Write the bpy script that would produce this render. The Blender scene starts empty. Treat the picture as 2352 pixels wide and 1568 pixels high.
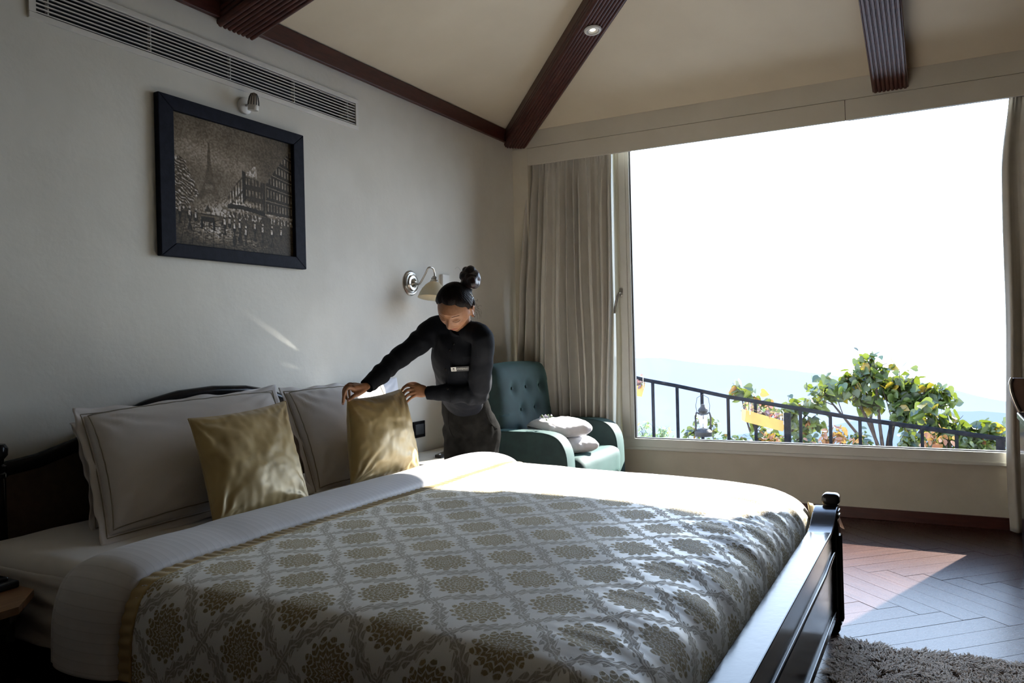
import bpy, bmesh, math, random
import numpy as np
from mathutils import Vector, Matrix, noise as mnoise
random.seed(7); rng = np.random.default_rng(7)
sc = bpy.context.scene
C = sc.collection
PI = math.pi
V = Vector
# ------------------------------------------------------------------ camera
CAM_H = 1.3; FPX = 1825.0; CX = 1176.0; CY = 784.0
YAW, ROLL = math.radians(28.36), math.radians(-1.349)
_f = V((math.cos(YAW), math.sin(YAW), 0)); _r = V((math.sin(YAW), -math.cos(YAW), 0)); _u = V((0, 0, 1))
_r2 = math.cos(ROLL)*_r + math.sin(ROLL)*_u; _u2 = -math.sin(ROLL)*_r + math.cos(ROLL)*_u
CAMP = V((0, 0, CAM_H))
cd = bpy.data.cameras.new('camera'); cam = bpy.data.objects.new('camera', cd); C.objects.link(cam)
cd.sensor_width = 36; cd.lens = FPX/2352*36; cd.clip_start = .02; cd.clip_end = 8000
cam.matrix_world = Matrix(((_r2.x, _u2.x, -_f.x, 0), (_r2.y, _u2.y, -_f.y, 0), (_r2.z, _u2.z, -_f.z, CAM_H), (0, 0, 0, 1)))
sc.camera = cam
def ray(x, y): return ((x-CX)/FPX)*_r2 - ((y-CY)/FPX)*_u2 + _f
def on(x, y, ax, v):
    "world point that the photograph's pixel (x, y) shows on the plane axis = v"
    d = ray(x, y); return CAMP + d*((v-CAMP[ax])/d[ax])
# ------------------------------------------------------------------ world, sun, exposure
sc.view_settings.view_transform = 'Standard'; sc.view_settings.look = 'None'
sc.view_settings.gamma = 1; sc.view_settings.use_curve_mapping = False
sc.view_settings.exposure = 0.12
SKY = 9.0; SUN = 27.0
w = bpy.data.worlds.new('world'); sc.world = w; w.use_nodes = True
nt = w.node_tree; nt.nodes.clear()
tc = nt.nodes.new('ShaderNodeTexCoord'); sep = nt.nodes.new('ShaderNodeSeparateXYZ')
nt.links.new(tc.outputs['Generated'], sep.inputs[0])
cr = nt.nodes.new('ShaderNodeValToRGB'); nt.links.new(sep.outputs[2], cr.inputs[0])
e = cr.color_ramp.elements; e[0].position = 0.0; e[0].color = (.82, .91, 1, 1); e[1].position = 1; e[1].color = (.20, .40, .90, 1)
n_ = e.new(.12); n_.color = (.76, .87, 1, 1); n_ = e.new(.36); n_.color = (.56, .74, 1, 1)
bg = nt.nodes.new('ShaderNodeBackground'); bg.inputs[1].default_value = SKY
ou = nt.nodes.new('ShaderNodeOutputWorld'); nt.links.new(cr.outputs[0], bg.inputs[0]); nt.links.new(bg.outputs[0], ou.inputs[0])
sd = bpy.data.lights.new('sun', 'SUN'); sd.energy = SUN; sd.angle = math.radians(.6); sd.color = (1, .95, .86)
so = bpy.data.objects.new('sun', sd); C.objects.link(so)
so.rotation_euler = V((-1, .353, -.68)).to_track_quat('-Z', 'Y').to_euler(); so.location = (12, -3, 8)
sc.cycles.use_denoising = True; sc.cycles.max_bounces = 10; sc.cycles.diffuse_bounces = 6
sc.cycles.transparent_max_bounces = 16; sc.cycles.sample_clamp_indirect = 6; sc.cycles.caustics_reflective = False; sc.cycles.caustics_refractive = False
pd = bpy.data.lights.new('window_portal', 'AREA'); pd.shape = 'RECTANGLE'; pd.size = 3.6; pd.size_y = 2.35; pd.cycles.is_portal = True
po = bpy.data.objects.new('window_portal', pd); C.objects.link(po); po.location = (6.2, 1.2, 1.65)
po.rotation_euler = V((-1, 0, 0)).to_track_quat('-Z', 'Z').to_euler()
# ------------------------------------------------------------------ helpers
def tag(o, label=None, cat=None, group=None, kind=None):
    if label: o['label'] = label
    if cat: o['category'] = cat
    if group: o['group'] = group
    if kind: o['kind'] = kind
    return o
def empty(name, loc, label, cat, group=None):
    o = bpy.data.objects.new(name, None); C.objects.link(o); o.location = loc; o.empty_display_size = .1
    return tag(o, label, cat, group)
def link(name, me, mat=None, parent=None, smooth=False, kind=None, label=None):
    if mat and not me.materials: me.materials.append(mat)
    if smooth: me.polygons.foreach_set('use_smooth', [True]*len(me.polygons))
    o = bpy.data.objects.new(name, me); C.objects.link(o)
    if parent:
        o.parent = parent
        o.matrix_parent_inverse = world_inv(parent)
    if kind: o['kind'] = kind
    if label: o['label'] = label
    return o
def world_inv(o):
    m = Matrix.Identity(4)
    while o is not None:
        m = (o.matrix_parent_inverse @ Matrix.LocRotScale(o.location, o.rotation_euler, o.scale) if o.parent else Matrix.LocRotScale(o.location, o.rotation_euler, o.scale)) @ m
        o = o.parent
    return m.inverted()
def pyd(name, vs, fs, uv=None):
    me = bpy.data.meshes.new(name); me.from_pydata([tuple(v) for v in vs], [], fs); me.update()
    if uv is not None:
        l = me.uv_layers.new(name='UVMap'); idx = np.empty(len(me.loops), int); me.loops.foreach_get('vertex_index', idx)
        l.data.foreach_set('uv', np.asarray(uv, float)[idx].ravel())
    return me
class MB:
    "collects shapes and links them as one mesh"
    def __init__(s): s.bm = bmesh.new()
    def box(s, a, b, bev=0, seg=2, M=None):
        a = V(a); b = V(b); lo = V(map(min, a, b)); hi = V(map(max, a, b))
        t = bmesh.new(); bmesh.ops.create_cube(t, size=1)
        for v in t.verts: v.co = V(((lo[i]+hi[i])/2 + v.co[i]*(hi[i]-lo[i])) for i in range(3))
        if bev: bmesh.ops.bevel(t, geom=t.edges[:], offset=min(bev, min(hi-lo)*.49), segments=seg, profile=.5, affect='EDGES')
        return s.add(t, M)
    def add(s, t, M=None):
        if M is not None: bmesh.ops.transform(t, matrix=M, verts=t.verts)
        m = bpy.data.meshes.new('t'); t.to_mesh(m); t.free(); s.bm.from_mesh(m); bpy.data.meshes.remove(m); return s
    def tube(s, pts, r, n=12, caps=True, flat=None):
        pts = [V(p) for p in pts]; k = len(pts)
        if not hasattr(r, '__len__'): r = [r]*k
        vs, fs = loft_rings(pts, [(x, x) if not hasattr(x, '__len__') else x for x in r], n, flat)
        me = pyd('t', vs, fs + ([list(range(n))[::-1], [(k-1)*n+i for i in range(n)]] if caps else []))
        s.bm.from_mesh(me); bpy.data.meshes.remove(me); return s
    def lathe(s, prof, n=24, M=None, closed=True):
        "prof: (r, z) points; axis z"
        vs = [(r*math.cos(2*PI*i/n), r*math.sin(2*PI*i/n), z) for r, z in prof for i in range(n)]
        fs = [[j*n+i, j*n+(i+1) % n, (j+1)*n+(i+1) % n, (j+1)*n+i] for j in range(len(prof)-1) for i in range(n)]
        if closed: fs += [list(range(n))[::-1], [(len(prof)-1)*n+i for i in range(n)]]
        me = pyd('t', vs, fs)
        if M is not None: me.transform(M)
        s.bm.from_mesh(me); bpy.data.meshes.remove(me); return s
    def prism(s, poly, vec, M=None):
        "poly: 3-D points, extruded by vec"
        n = len(poly); vec = V(vec); vs = [V(p) for p in poly] + [V(p)+vec for p in poly]
        fs = [list(range(n))[::-1], [n+i for i in range(n)]] + [[i, (i+1) % n, n+(i+1) % n, n+i] for i in range(n)]
        me = pyd('t', vs, fs)
        if M is not None: me.transform(M)
        s.bm.from_mesh(me); bpy.data.meshes.remove(me); return s
    def ball(s, c, r, M=None, u=16, v=10):
        t = bmesh.new(); bmesh.ops.create_uvsphere(t, u_segments=u, v_segments=v, radius=1)
        rr = r if hasattr(r, '__len__') else (r, r, r)
        for x in t.verts: x.co = V((x.co[i]*rr[i] for i in range(3)))
        if M is not None: bmesh.ops.transform(t, matrix=M, verts=t.verts)
        for x in t.verts: x.co += V(c)
        return s.add(t)
    def mesh(s, name='m'):
        bmesh.ops.recalc_face_normals(s.bm, faces=s.bm.faces[:])
        me = bpy.data.meshes.new(name); s.bm.to_mesh(me); s.bm.free(); return me
    def build(s, name, mat, parent=None, smooth=False, kind=None, label=None):
        me = s.mesh(name); o = link(name, me, mat, parent, kind=kind, label=label)
        if smooth: shade(me)
        return o
def shade(me, ang=40):
    "smooth shading with sharp edges above an angle"
    me.polygons.foreach_set('use_smooth', [True]*len(me.polygons))
    bm = bmesh.new(); bm.from_mesh(me); a = math.radians(ang)
    for ed in bm.edges:
        if len(ed.link_faces) == 2 and ed.calc_face_angle(0) > a: ed.smooth = False
    bm.to_mesh(me); bm.free()
def loft_rings(pts, rad, n, flat=None):
    k = len(pts); vs = []; up = V(flat) if flat is not None else None
    tang = []
    for i in range(k):
        t = (pts[min(i+1, k-1)] - pts[max(i-1, 0)]); tang.append(t.normalized() if t.length > 1e-9 else V((0, 0, 1)))
    ref = up if up is not None else (V((0, 0, 1)) if abs(tang[0].z) < .9 else V((1, 0, 0)))
    a = (ref - tang[0]*ref.dot(tang[0])).normalized()
    for i in range(k):
        if up is not None: a = (up - tang[i]*up.dot(tang[i])).normalized()
        else: a = (a - tang[i]*a.dot(tang[i])).normalized()
        b = tang[i].cross(a)
        for j in range(n):
            th = 2*PI*j/n; vs.append(pts[i] + a*math.cos(th)*rad[i][0] + b*math.sin(th)*rad[i][1])
    fs = [[i*n+j, i*n+(j+1) % n, (i+1)*n+(j+1) % n, (i+1)*n+j] for i in range(k-1) for j in range(n)]
    return vs, fs
def smooth_path(pts, rad, sub=5):
    "Catmull-Rom through points and radii"
    pts = [V(p) for p in pts]; rad = [r if hasattr(r, '__len__') else (r, r) for r in rad]; P = []; R = []
    n = len(pts)
    for i in range(n-1):
        p0, p1, p2, p3 = pts[max(i-1, 0)], pts[i], pts[i+1], pts[min(i+2, n-1)]
        for k in range(sub):
            t = k/sub; P.append(.5*((2*p1)+(p2-p0)*t+(2*p0-5*p1+4*p2-p3)*t*t+(3*p1-p0-3*p2+p3)*t**3))
            s_ = t*t*(3-2*t); R.append(tuple(rad[i][q]*(1-s_)+rad[i+1][q]*s_ for q in (0, 1)))
    P.append(pts[-1]); R.append(rad[-1]); return P, R
def capsule(mb, pts, rad, n=14, sub=4, flat=None, ends=True):
    "a limb: smooth loft with rounded ends"
    P, R = smooth_path(pts, rad, sub)
    if ends:
        d0 = (P[0]-P[1]).normalized(); d1 = (P[-1]-P[-2]).normalized()
        h = []; t = []
        for a in (.35, .7, .93):
            c = math.sqrt(1-a*a); r0 = min(R[0]); r1 = min(R[-1])
            h.insert(0, (P[0]+d0*r0*a, (R[0][0]*c, R[0][1]*c))); t.append((P[-1]+d1*r1*a, (R[-1][0]*c, R[-1][1]*c)))
        P = [x[0] for x in h]+P+[x[0] for x in t]; R = [x[1] for x in h]+R+[x[1] for x in t]
    mb.tube(P, R, n, True, flat); return mb
def grid(name, nu, nv, fn, mat=None, parent=None, uvfn=None, solid=0, closeu=False, smooth=True, offset=0):
    vs = [fn(i/(nu-1), j/(nv-1)) for j in range(nv) for i in range(nu)]
    uv = [uvfn(i/(nu-1), j/(nv-1)) if uvfn else (i/(nu-1), j/(nv-1)) for j in range(nv) for i in range(nu)]
    fs = [[j*nu+i, j*nu+i+1, (j+1)*nu+i+1, (j+1)*nu+i] for j in range(nv-1) for i in range(nu-1)]
    me = pyd(name, vs, fs, uv); o = link(name, me, mat, parent, smooth)
    if solid:
        m = o.modifiers.new('thickness', 'SOLIDIFY'); m.thickness = solid; m.offset = offset
    return o
def baked(o):
    "replace an object's mesh by its modified result"
    dg = bpy.context.evaluated_depsgraph_get(); me = bpy.data.meshes.new_from_object(o.evaluated_get(dg)); o.modifiers.clear(); o.data = me; return o
def fbm(p, oct=3):
    return mnoise.fractal(V(p), 1.0, 2.0, oct)
def sm(a, b, x):
    t = min(1, max(0, (x-a)/(b-a))); return t*t*(3-2*t)
def lerp(a, b, t): return a+(b-a)*t
# ------------------------------------------------------------------ materials
class X:
    "node maths with python operators"
    def __init__(s, t, k): s.t = t; s.k = k
    def _m(s, op, *a, clamp=False):
        n = s.t.nodes.new('ShaderNodeMath'); n.operation = op; n.use_clamp = clamp
        for i, x in enumerate((s,)+a):
            if isinstance(x, X): s.t.links.new(x.k, n.inputs[i])
            else: n.inputs[i].default_value = x
        return X(s.t, n.outputs[0])
    def __add__(s, o): return s._m('ADD', o)
    __radd__ = __add__
    def __sub__(s, o): return s._m('SUBTRACT', o)
    def __rsub__(s, o): return (s*-1)+o
    def __mul__(s, o): return s._m('MULTIPLY', o)
    __rmul__ = __mul__
    def __truediv__(s, o): return s._m('DIVIDE', o)
    def abs(s): return s._m('ABSOLUTE')
    def sin(s): return s._m('SINE')
    def cos(s): return s._m('COSINE')
    def sqrt(s): return s._m('SQRT')
    def frac(s): return s._m('FRACT')
    def floor(s): return s._m('FLOOR')
    def min(s, o): return s._m('MINIMUM', o)
    def max(s, o): return s._m('MAXIMUM', o)
    def lt(s, o): return s._m('LESS_THAN', o)
    def gt(s, o): return s._m('GREATER_THAN', o)
    def atan2(s, o): return s._m('ARCTAN2', o)
    def step(s, a, b):
        n = s.t.nodes.new('ShaderNodeMapRange'); n.interpolation_type = 'SMOOTHSTEP'
        s.t.links.new(s.k, n.inputs[0]); n.inputs[1].default_value = a; n.inputs[2].default_value = b; return X(s.t, n.outputs[0])
def mix(t, f, a, b):
    n = t.nodes.new('ShaderNodeMix'); n.data_type = 'RGBA'
    for s_, v in ((n.inputs[0], f), (n.inputs[6], a), (n.inputs[7], b)):
        if isinstance(v, X): t.links.new(v.k, s_)
        elif isinstance(v, bpy.types.NodeSocket): t.links.new(v, s_)
        elif hasattr(v, '__len__'): s_.default_value = (*v[:3], 1)
        else: s_.default_value = v
    return n.outputs[2]
def coord(t, kind='Object'): 
    return t.nodes.new('ShaderNodeTexCoord').outputs[kind]
def xyz(t, sock):
    n = t.nodes.new('ShaderNodeSeparateXYZ'); t.links.new(sock, n.inputs[0]); return [X(t, n.outputs[i]) for i in range(3)]
def noise(t, scale, detail=3, vec=None, rough=.55, stretch=None, dist=0):
    n = t.nodes.new('ShaderNodeTexNoise'); n.inputs['Scale'].default_value = scale; n.inputs['Detail'].default_value = detail
    n.inputs['Roughness'].default_value = rough; n.inputs['Distortion'].default_value = dist
    v = vec or coord(t)
    if stretch:
        m = t.nodes.new('ShaderNodeMapping'); m.inputs['Scale'].default_value = stretch; t.links.new(v, m.inputs[0]); v = m.outputs[0]
    t.links.new(v, n.inputs['Vector']); return X(t, n.outputs[0])
def bump(t, h, strength=.3, dist=.01):
    b = t.nodes.new('ShaderNodeBump'); b.inputs['Strength'].default_value = strength; b.inputs['Distance'].default_value = dist
    t.links.new(h.k, b.inputs['Height']); return b.outputs[0]
def mat(name, col, rough=.6, metal=0, spec=.5, sheen=0, coat=0, emit=None, es=0, build=None, aniso=0, trans=0, sheent=None):
    m = bpy.data.materials.new(name); m.use_nodes = True; t = m.node_tree; b = t.nodes['Principled BSDF']
    b.inputs['Base Color'].default_value = (*col, 1); b.inputs['Roughness'].default_value = rough; b.inputs['Metallic'].default_value = metal
    b.inputs['Specular IOR Level'].default_value = spec; b.inputs['Sheen Weight'].default_value = sheen; b.inputs['Coat Weight'].default_value = coat
    if sheent: b.inputs['Sheen Tint'].default_value = (*sheent, 1)
    b.inputs['Coat Roughness'].default_value = .08; b.inputs['Anisotropic'].default_value = aniso
    if emit: b.inputs['Emission Color'].default_value = (*emit, 1); b.inputs['Emission Strength'].default_value = es
    if build:
        r = build(t, b) or {}
        for k, v in r.items():
            s_ = v.k if isinstance(v, X) else v
            t.links.new(s_, b.inputs[k])
    return m
def simple(name, a, b_, scale=8, rough=.6, bs=.15, bd=.004, bscale=None, stretch=None, **k):
    def f(t, b):
        n = noise(t, scale, 4, stretch=stretch); h = noise(t, bscale or scale*6, 3, stretch=stretch)
        return {'Base Color': mix(t, n.step(.3, .7), a, b_), 'Normal': bump(t, h, bs, bd)}
    return mat(name, a, rough, build=f, **k)
M = {}
M['wall'] = simple('painted_plaster', (.61, .595, .535), (.66, .645, .585), 3, .75, .35, .004, 28)
M['wallw'] = simple('cream_plaster', (.60, .555, .45), (.65, .60, .49), 4, .75, .35, .004, 28)
M['ceil'] = simple('ceiling_paint', (.67, .59, .445), (.71, .63, .48), 2, .8, .15, .003, 18)
M['pelmet'] = simple('painted_board', (.60, .56, .47), (.64, .60, .51), 3, .6, .2, .003, 14)
M['frame'] = simple('white_window_frame', (.66, .66, .60), (.70, .70, .64), 5, .4, .1, .002, 30)
M['beam'] = simple('dark_red_wood', (.045, .012, .009), (.075, .022, .015), 12, .38, .2, .002, 60, stretch=(1, 1, 6))
M['blackwood'] = simple('black_lacquer_wood', (.008, .008, .009), (.014, .012, .012), 10, .16, .15, .002, 26, coat=.0, spec=.14)
M['blackmat'] = simple('black_paint', (.010, .010, .011), (.016, .015, .015), 20, .45, .1, .002)
M['gasket'] = mat('black_rubber', (.012, .013, .015), .5)
M['metal'] = simple('brushed_nickel', (.50, .48, .44), (.42, .40, .36), 30, .28, .05, .001, metal=1)
M['rail'] = simple('black_iron', (.006, .007, .009), (.012, .012, .014), 20, .6, .1, .002, spec=0)
M['white'] = simple('white_plastic', (.62, .61, .57), (.66, .65, .61), 10, .45, .03, .001)
M['void'] = mat('duct_black', (.004, .004, .004), .9)
def _floor(t, b):
    oi = t.nodes.new('ShaderNodeObjectInfo'); r = X(t, oi.outputs['Random'])
    uv = coord(t, 'UV'); n = noise(t, 3, 5, uv, .6, (1, 22, 1), .6); m2 = noise(t, 1.6, 2, uv, .5, (1, 5, 1)); g = noise(t, 60, 3, uv, .6, (1, 8, 1))
    c = mix(t, n.step(.35, .7), (.050, .022, .015), (.095, .045, .030)); c = mix(t, (m2*.5+r*.35), c, (.035, .012, .010))
    return {'Base Color': c, 'Roughness': g*.12+.22, 'Normal': bump(t, g+n*.6, .22, .0015)}
M['floor'] = mat('dark_red_parquet', (.06, .03, .02), .3, spec=.22, build=_floor)
M['joint'] = mat('joint_grout', (.01, .008, .008), .8)
M['skirt'] = simple('skirting_wood', (.06, .017, .012), (.09, .026, .017), 6, .35, .15, .002, 40, stretch=(8, 1, 8))
def _sheet(col, stripes=False, col2=None):
    def f(t, b):
        uv = coord(t, 'UV'); u, v, _ = xyz(t, uv)
        n = noise(t, 5, 3); fine = noise(t, 500, 2)
        c = mix(t, n.step(.3, .7), col, tuple(x*.94 for x in col)); rg = n*0+.72
        h = fine*.2+noise(t, 14, 3)*1.0
        if stripes:
            st = (u*(2*PI/.027)).sin().step(-.2, .2); ln = ((u*(1/.027)).frac()-.5).abs().step(.07, .03)
            c = mix(t, st*.22, c, tuple(x*.84 for x in col)); c = mix(t, ln*.30, c, tuple(x*.6 for x in col)); rg = st*.18+.5
        return {'Base Color': c, 'Roughness': rg, 'Normal': bump(t, h, .25, .003)}
    return f
M['sheet'] = mat('white_cotton', (.6, .6, .6), .7, sheen=.15, build=_sheet((.60, .575, .545)))
M['stripe'] = mat('striped_white_satin', (.6, .6, .6), .6, sheen=.2, build=_sheet((.60, .59, .60), True))
M['pillow'] = mat('pillowcase_cotton', (.6, .6, .6), .7, sheen=.2, build=_sheet((.56, .53, .51)))
M['pillow2'] = mat('pillowcase_white', (.6, .6, .6), .6, sheen=.2, build=_sheet((.62, .63, .68)))
M['cord'] = mat('taupe_cord', (.20, .17, .12), .6)
def _gold(t, b):
    n = noise(t, 6, 4, dist=1.2); f = noise(t, 700, 2)
    return {'Base Color': mix(t, n.step(.25, .75), (.33, .235, .085), (.43, .32, .13)), 'Roughness': n*.12+.40, 'Normal': bump(t, noise(t, 5, 2, dist=.3)*1+f*.01, .14, .01)}
M['gold'] = mat('gold_satin', (.4, .3, .12), .35, metal=.15, spec=.6, sheen=.15, build=_gold, aniso=.3)
def _damask(t, b):
    uv = coord(t, 'UV'); w0 = noise(t, 7, 2, uv); u, v, _ = xyz(t, uv)
    Lx, Ly = .276, .2785
    u = (u-1.677)/Lx+(w0-.5)*.05; v = (v-.838)/Ly+(w0-.5)*.04
    ax = (u+.5).frac()-.5; ay = (v+.5).frac()-.5
    inA = (ax.abs()+ay.abs()).lt(.5)
    bx = u.frac()-.5; by = v.frac()-.5
    lx = ax*inA+bx*(1-inA); ly = ay*inA+by*(1-inA)
    # turned so that the flower's crown points along +x +y
    px = (lx-ly*.35)*1.0; py = (ly+lx*.35)*1.0
    r = (px*px+py*py).sqrt(); th = py.atan2(px)
    wob = noise(t, 26, 2, uv)-.5
    pet = ((th*7.5+r*9).sin()).abs()
    edge = .212+pet*.072+(th*4).sin()*.010+wob*.05
    med = (r-edge).step(.006, -.006)
    g = (r*1.0+pet*.035+wob*.03)*17
    rings = (g.frac()-.5).abs().step(.20, .10)
    rays = ((th*15+wob*14).sin().abs()).step(.22, .08)*(r.gt(.07))
    core = ((th*5).sin()*.02+.07-r).step(-.004, .004)
    scal = ((px*150+wob*20).sin()*(py*150).sin()).gt(.25)*core
    lines = (rings+rays*.65+scal*.7).min(1)
    # leafy ogee bands around every flower
    tt = (lx.abs()-ly.abs()); sgn = (lx*ly).gt(0)*2-1
    d = (lx.abs()+ly.abs()-.5)+(tt*2*PI).sin()*.042*sgn
    ser = ((tt*42+d.abs()*46+wob*5).sin())*.5+.5
    hw = .046+(1-(tt*2).abs())*.050+ser*.052-.024+wob*.03
    band = (d.abs()-hw).step(.005, -.005)
    vein = (((tt*42+d.abs()*46+wob*5).cos().abs()).step(.28, .12)*.8+(d.abs()).lt(.006)).min(1)
    curl = (((d*70+(tt*26).sin()*2.2)).sin()).step(.55, .75)
    band = (band-curl*.60*band).max(0)
    fine = noise(t, 260, 2, uv, stretch=(1, 5, 1))
    base = mix(t, fine.step(.35, .65), (.73, .75, .77), (.79, .81, .83))
    c = mix(t, band*(1-vein*.55)*.95, base, (.34, .33, .315))
    c = mix(t, med*(1-lines*.72), c, (.27, .225, .135))
    mm = (band.max(med))
    return {'Base Color': c, 'Roughness': mm*.22+.42, 'Normal': bump(t, mm*.5-lines*med*.4+noise(t, 9, 3, uv)*3+fine*.1, .25, .0025), 'Specular IOR Level': .42-mm*.3}
M['damask'] = mat('damask_brocade', (.6, .6, .6), .5, sheen=.25, sheent=(1, .85, .5), build=_damask)
M['curtain'] = simple('taupe_curtain_satin', (.54, .51, .44), (.58, .55, .48), 9, .42, .25, .002, 300, sheen=.3)
M['teal'] = simple('teal_velvet', (.006, .021, .022), (.009, .031, .031), 14, .75, .25, .002, 300, sheen=.18, sheent=(.45, .9, .85))
M['towel'] = simple('white_towel', (.80, .80, .82), (.84, .84, .86), 20, .9, .25, .003, 500, sheen=.2)
M['shirt'] = simple('black_shirt_cotton', (.005, .006, .009), (.008, .009, .012), 14, .8, .3, .003, 90, spec=.12)
M['trouser'] = simple('charcoal_trousers', (.007, .0068, .0062), (.012, .0116, .0105), 20, .9, .4, .003, 160, spec=.02)
def _hair(t, b):
    n = noise(t, 40, 3, stretch=(1, 1, .15)); return {'Base Color': mix(t, n.step(.3, .7), (.005, .004, .005), (.014, .009, .008)), 'Normal': bump(t, noise(t, 90, 3, stretch=(1, 1, .12)), .8, .004)}
M['hair'] = mat('black_hair', (.006, .005, .005), .5, spec=.06, build=_hair, aniso=.4)
# ================================================================== THE ROOM
WX, WY = 6.07, 3.14          # window wall, bed wall
PX = 5.90                    # face of the pelmet and of the corner pier
X0, Y0 = -1.3, -2.8          # the walls behind the camera
ZW = 2.94; ZC = 3.045; SL = .27
def ceil_z(x, y): return ZC+SL*min(PX-x, WY-y, x-X0, y-Y0)
# floor: slab and herringbone planks
MB().box((X0, Y0, -.12), (WX, WY, -.0105)).build('floor', M['joint'], kind='structure')
floor = bpy.data.objects['floor']
def clip_poly(P, x0, x1, y0, y1):
    for ax, lim, s in ((0, x0, 1), (0, x1, -1), (1, y0, 1), (1, y1, -1)):
        out = []
        for i in range(len(P)):
            a, b = P[i-1], P[i]; ia = (a[ax]-lim)*s >= 0; ib = (b[ax]-lim)*s >= 0
            if ia != ib:
                t = (lim-a[ax])/(b[ax]-a[ax]); out.append((a[0]+t*(b[0]-a[0]), a[1]+t*(b[1]-a[1])))
            if ib: out.append(b)
        P = out
        if not P: return P
    return P
PW = .124; HX, HY = 4.18, .024; NP = 7
rest_v, rest_f, rest_uv = [], [], []
for s_ in range(-9, 9):
    for t_ in range(-40, 60):
        for kind_ in (0, 1):
            if kind_ == 0: u0, u1, v0, v1 = t_+2*NP*s_, t_+2*NP*s_+NP, t_, t_+1
            else: u0, u1, v0, v1 = t_+2*NP*s_+NP, t_+2*NP*s_+NP+1, t_-NP+1, t_+1
            g = .009
            Q = [(u0+g, v0+g), (u1-g, v0+g), (u1-g, v1-g), (u0+g, v1-g)]
            P = [(HX+PW*(u-v)/math.sqrt(2), HY+PW*(u+v)/math.sqrt(2)) for u, v in Q]
            cx_ = sum(p[0] for p in P)/4; cy_ = sum(p[1] for p in P)/4
            if cx_ > WX+.5 or cx_ < X0-.5 or cy_ > WY+.5 or cy_ < Y0-.5: continue
            P = clip_poly(P, X0, WX-.105, Y0, WY)
            if len(P) < 3: continue
            n = len(P); h = random.uniform(-.0006, .0004)
            sh = 0.0016
            cen = V((sum(p[0] for p in P)/n, sum(p[1] for p in P)/n, 0))
            top = [(p[0]+(cen.x-p[0])*.004, p[1]+(cen.y-p[1])*.004, h) for p in P]; low = [(p[0], p[1], h-sh) for p in P]; bot = [(p[0], p[1], -.0105) for p in P]
            vs = top+low+bot
            fs = [list(range(n))] + [[k*n+(i+1) % n, k*n+i, (k+1)*n+i, (k+1)*n+(i+1) % n] for k in (0, 1) for i in range(n)]
            c_, q_ = (.7071, .7071) if kind_ == 0 else (-.7071, .7071)
            ou_, ov_ = random.uniform(0, 40), random.uniform(0, 40)
            uv = [((x-cx_)*c_+(y-cy_)*q_+ou_, -(x-cx_)*q_+(y-cy_)*c_+ov_) for x, y, z in vs]
            if cx_ > 2.7 and -1.25 < cy_ < .95:
                link('plank', pyd('plank', vs, fs, uv), M['floor'], floor)
            else:
                o_ = len(rest_v); rest_v += vs; rest_uv += uv; rest_f += [[i+o_ for i in f] for f in fs]
link('plank_field', pyd('plank_field', rest_v, rest_f, rest_uv), M['floor'], floor, kind='stuff')
# border board along the window wall
for a in range(4):
    y0_ = Y0+a*1.49; vs = [(WX-.102, y0_, 0), (WX-.001, y0_, 0), (WX-.001, y0_+1.487, 0), (WX-.102, y0_+1.487, 0)]
    vs += [(x, y, -.0105) for x, y, z in vs]
    link('plank', pyd('plank', vs, [[0, 1, 2, 3], [1, 0, 4, 5], [2, 1, 5, 6], [3, 2, 6, 7], [0, 3, 7, 4]], [(y*1.0, x) for x, y, z in vs]), M['floor'], floor)
# bed wall with the air duct opening
VX0, VX1, VZ0, VZ1 = 1.89, 3.85, 2.645, 2.785
mb = MB()
for a, b in (((X0-.15, -.12), (VX0, 3.2)), ((VX1, -.12), (WX+.15, 3.2)), ((VX0, -.12), (VX1, VZ0)), ((VX0, VZ1), (VX1, 3.2))):
    mb.box((a[0], WY, a[1]), (b[0], WY+.15, b[1]))
mb.box((VX0-.1, WY+.15, VZ0-.1), (VX1+.1, WY+.17, VZ1+.1))
mb.build('wall_left', M['wall'], kind='structure')
# window wall: sill wall, pier in the corner, lintel
WYL, WYR = 2.98, -.62; ZS, ZT = .43, 3.02
mb = MB()
mb.box((WX, Y0-.15, -.12), (WX+.16, WY, ZS-.005)); mb.box((WX, WYL, ZS-.005), (WX+.16, WY+.15, 3.2)); mb.box((WX, Y0-.15, ZS-.005), (WX+.16, WYR, 3.2))
mb.box((WX, WYR, ZT), (WX+.16, WYL, 3.2))
mb.build('wall_right', M['wallw'], kind='structure')
MB().box((PX, on(1211, 365, 0, PX).y, 0), (WX, WY, 2.904)).build('trim_1', M['wallw'], kind='structure')
M['dimwall'] = simple('dark_low_bounce_wall', (.16, .12, .085), (.20, .155, .11), 4, .8)  # unseen walls coloured dark brown to reduce bounced light
MB().box((X0-.15, Y0-.15, -.12), (X0, WY+.15, 3.2)).build('wall_back', M['dimwall'], kind='structure')
MB().box((X0-.15, Y0-.15, -.12), (WX+.15, Y0, 3.2)).build('wall_front', M['dimwall'], kind='structure')
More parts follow.
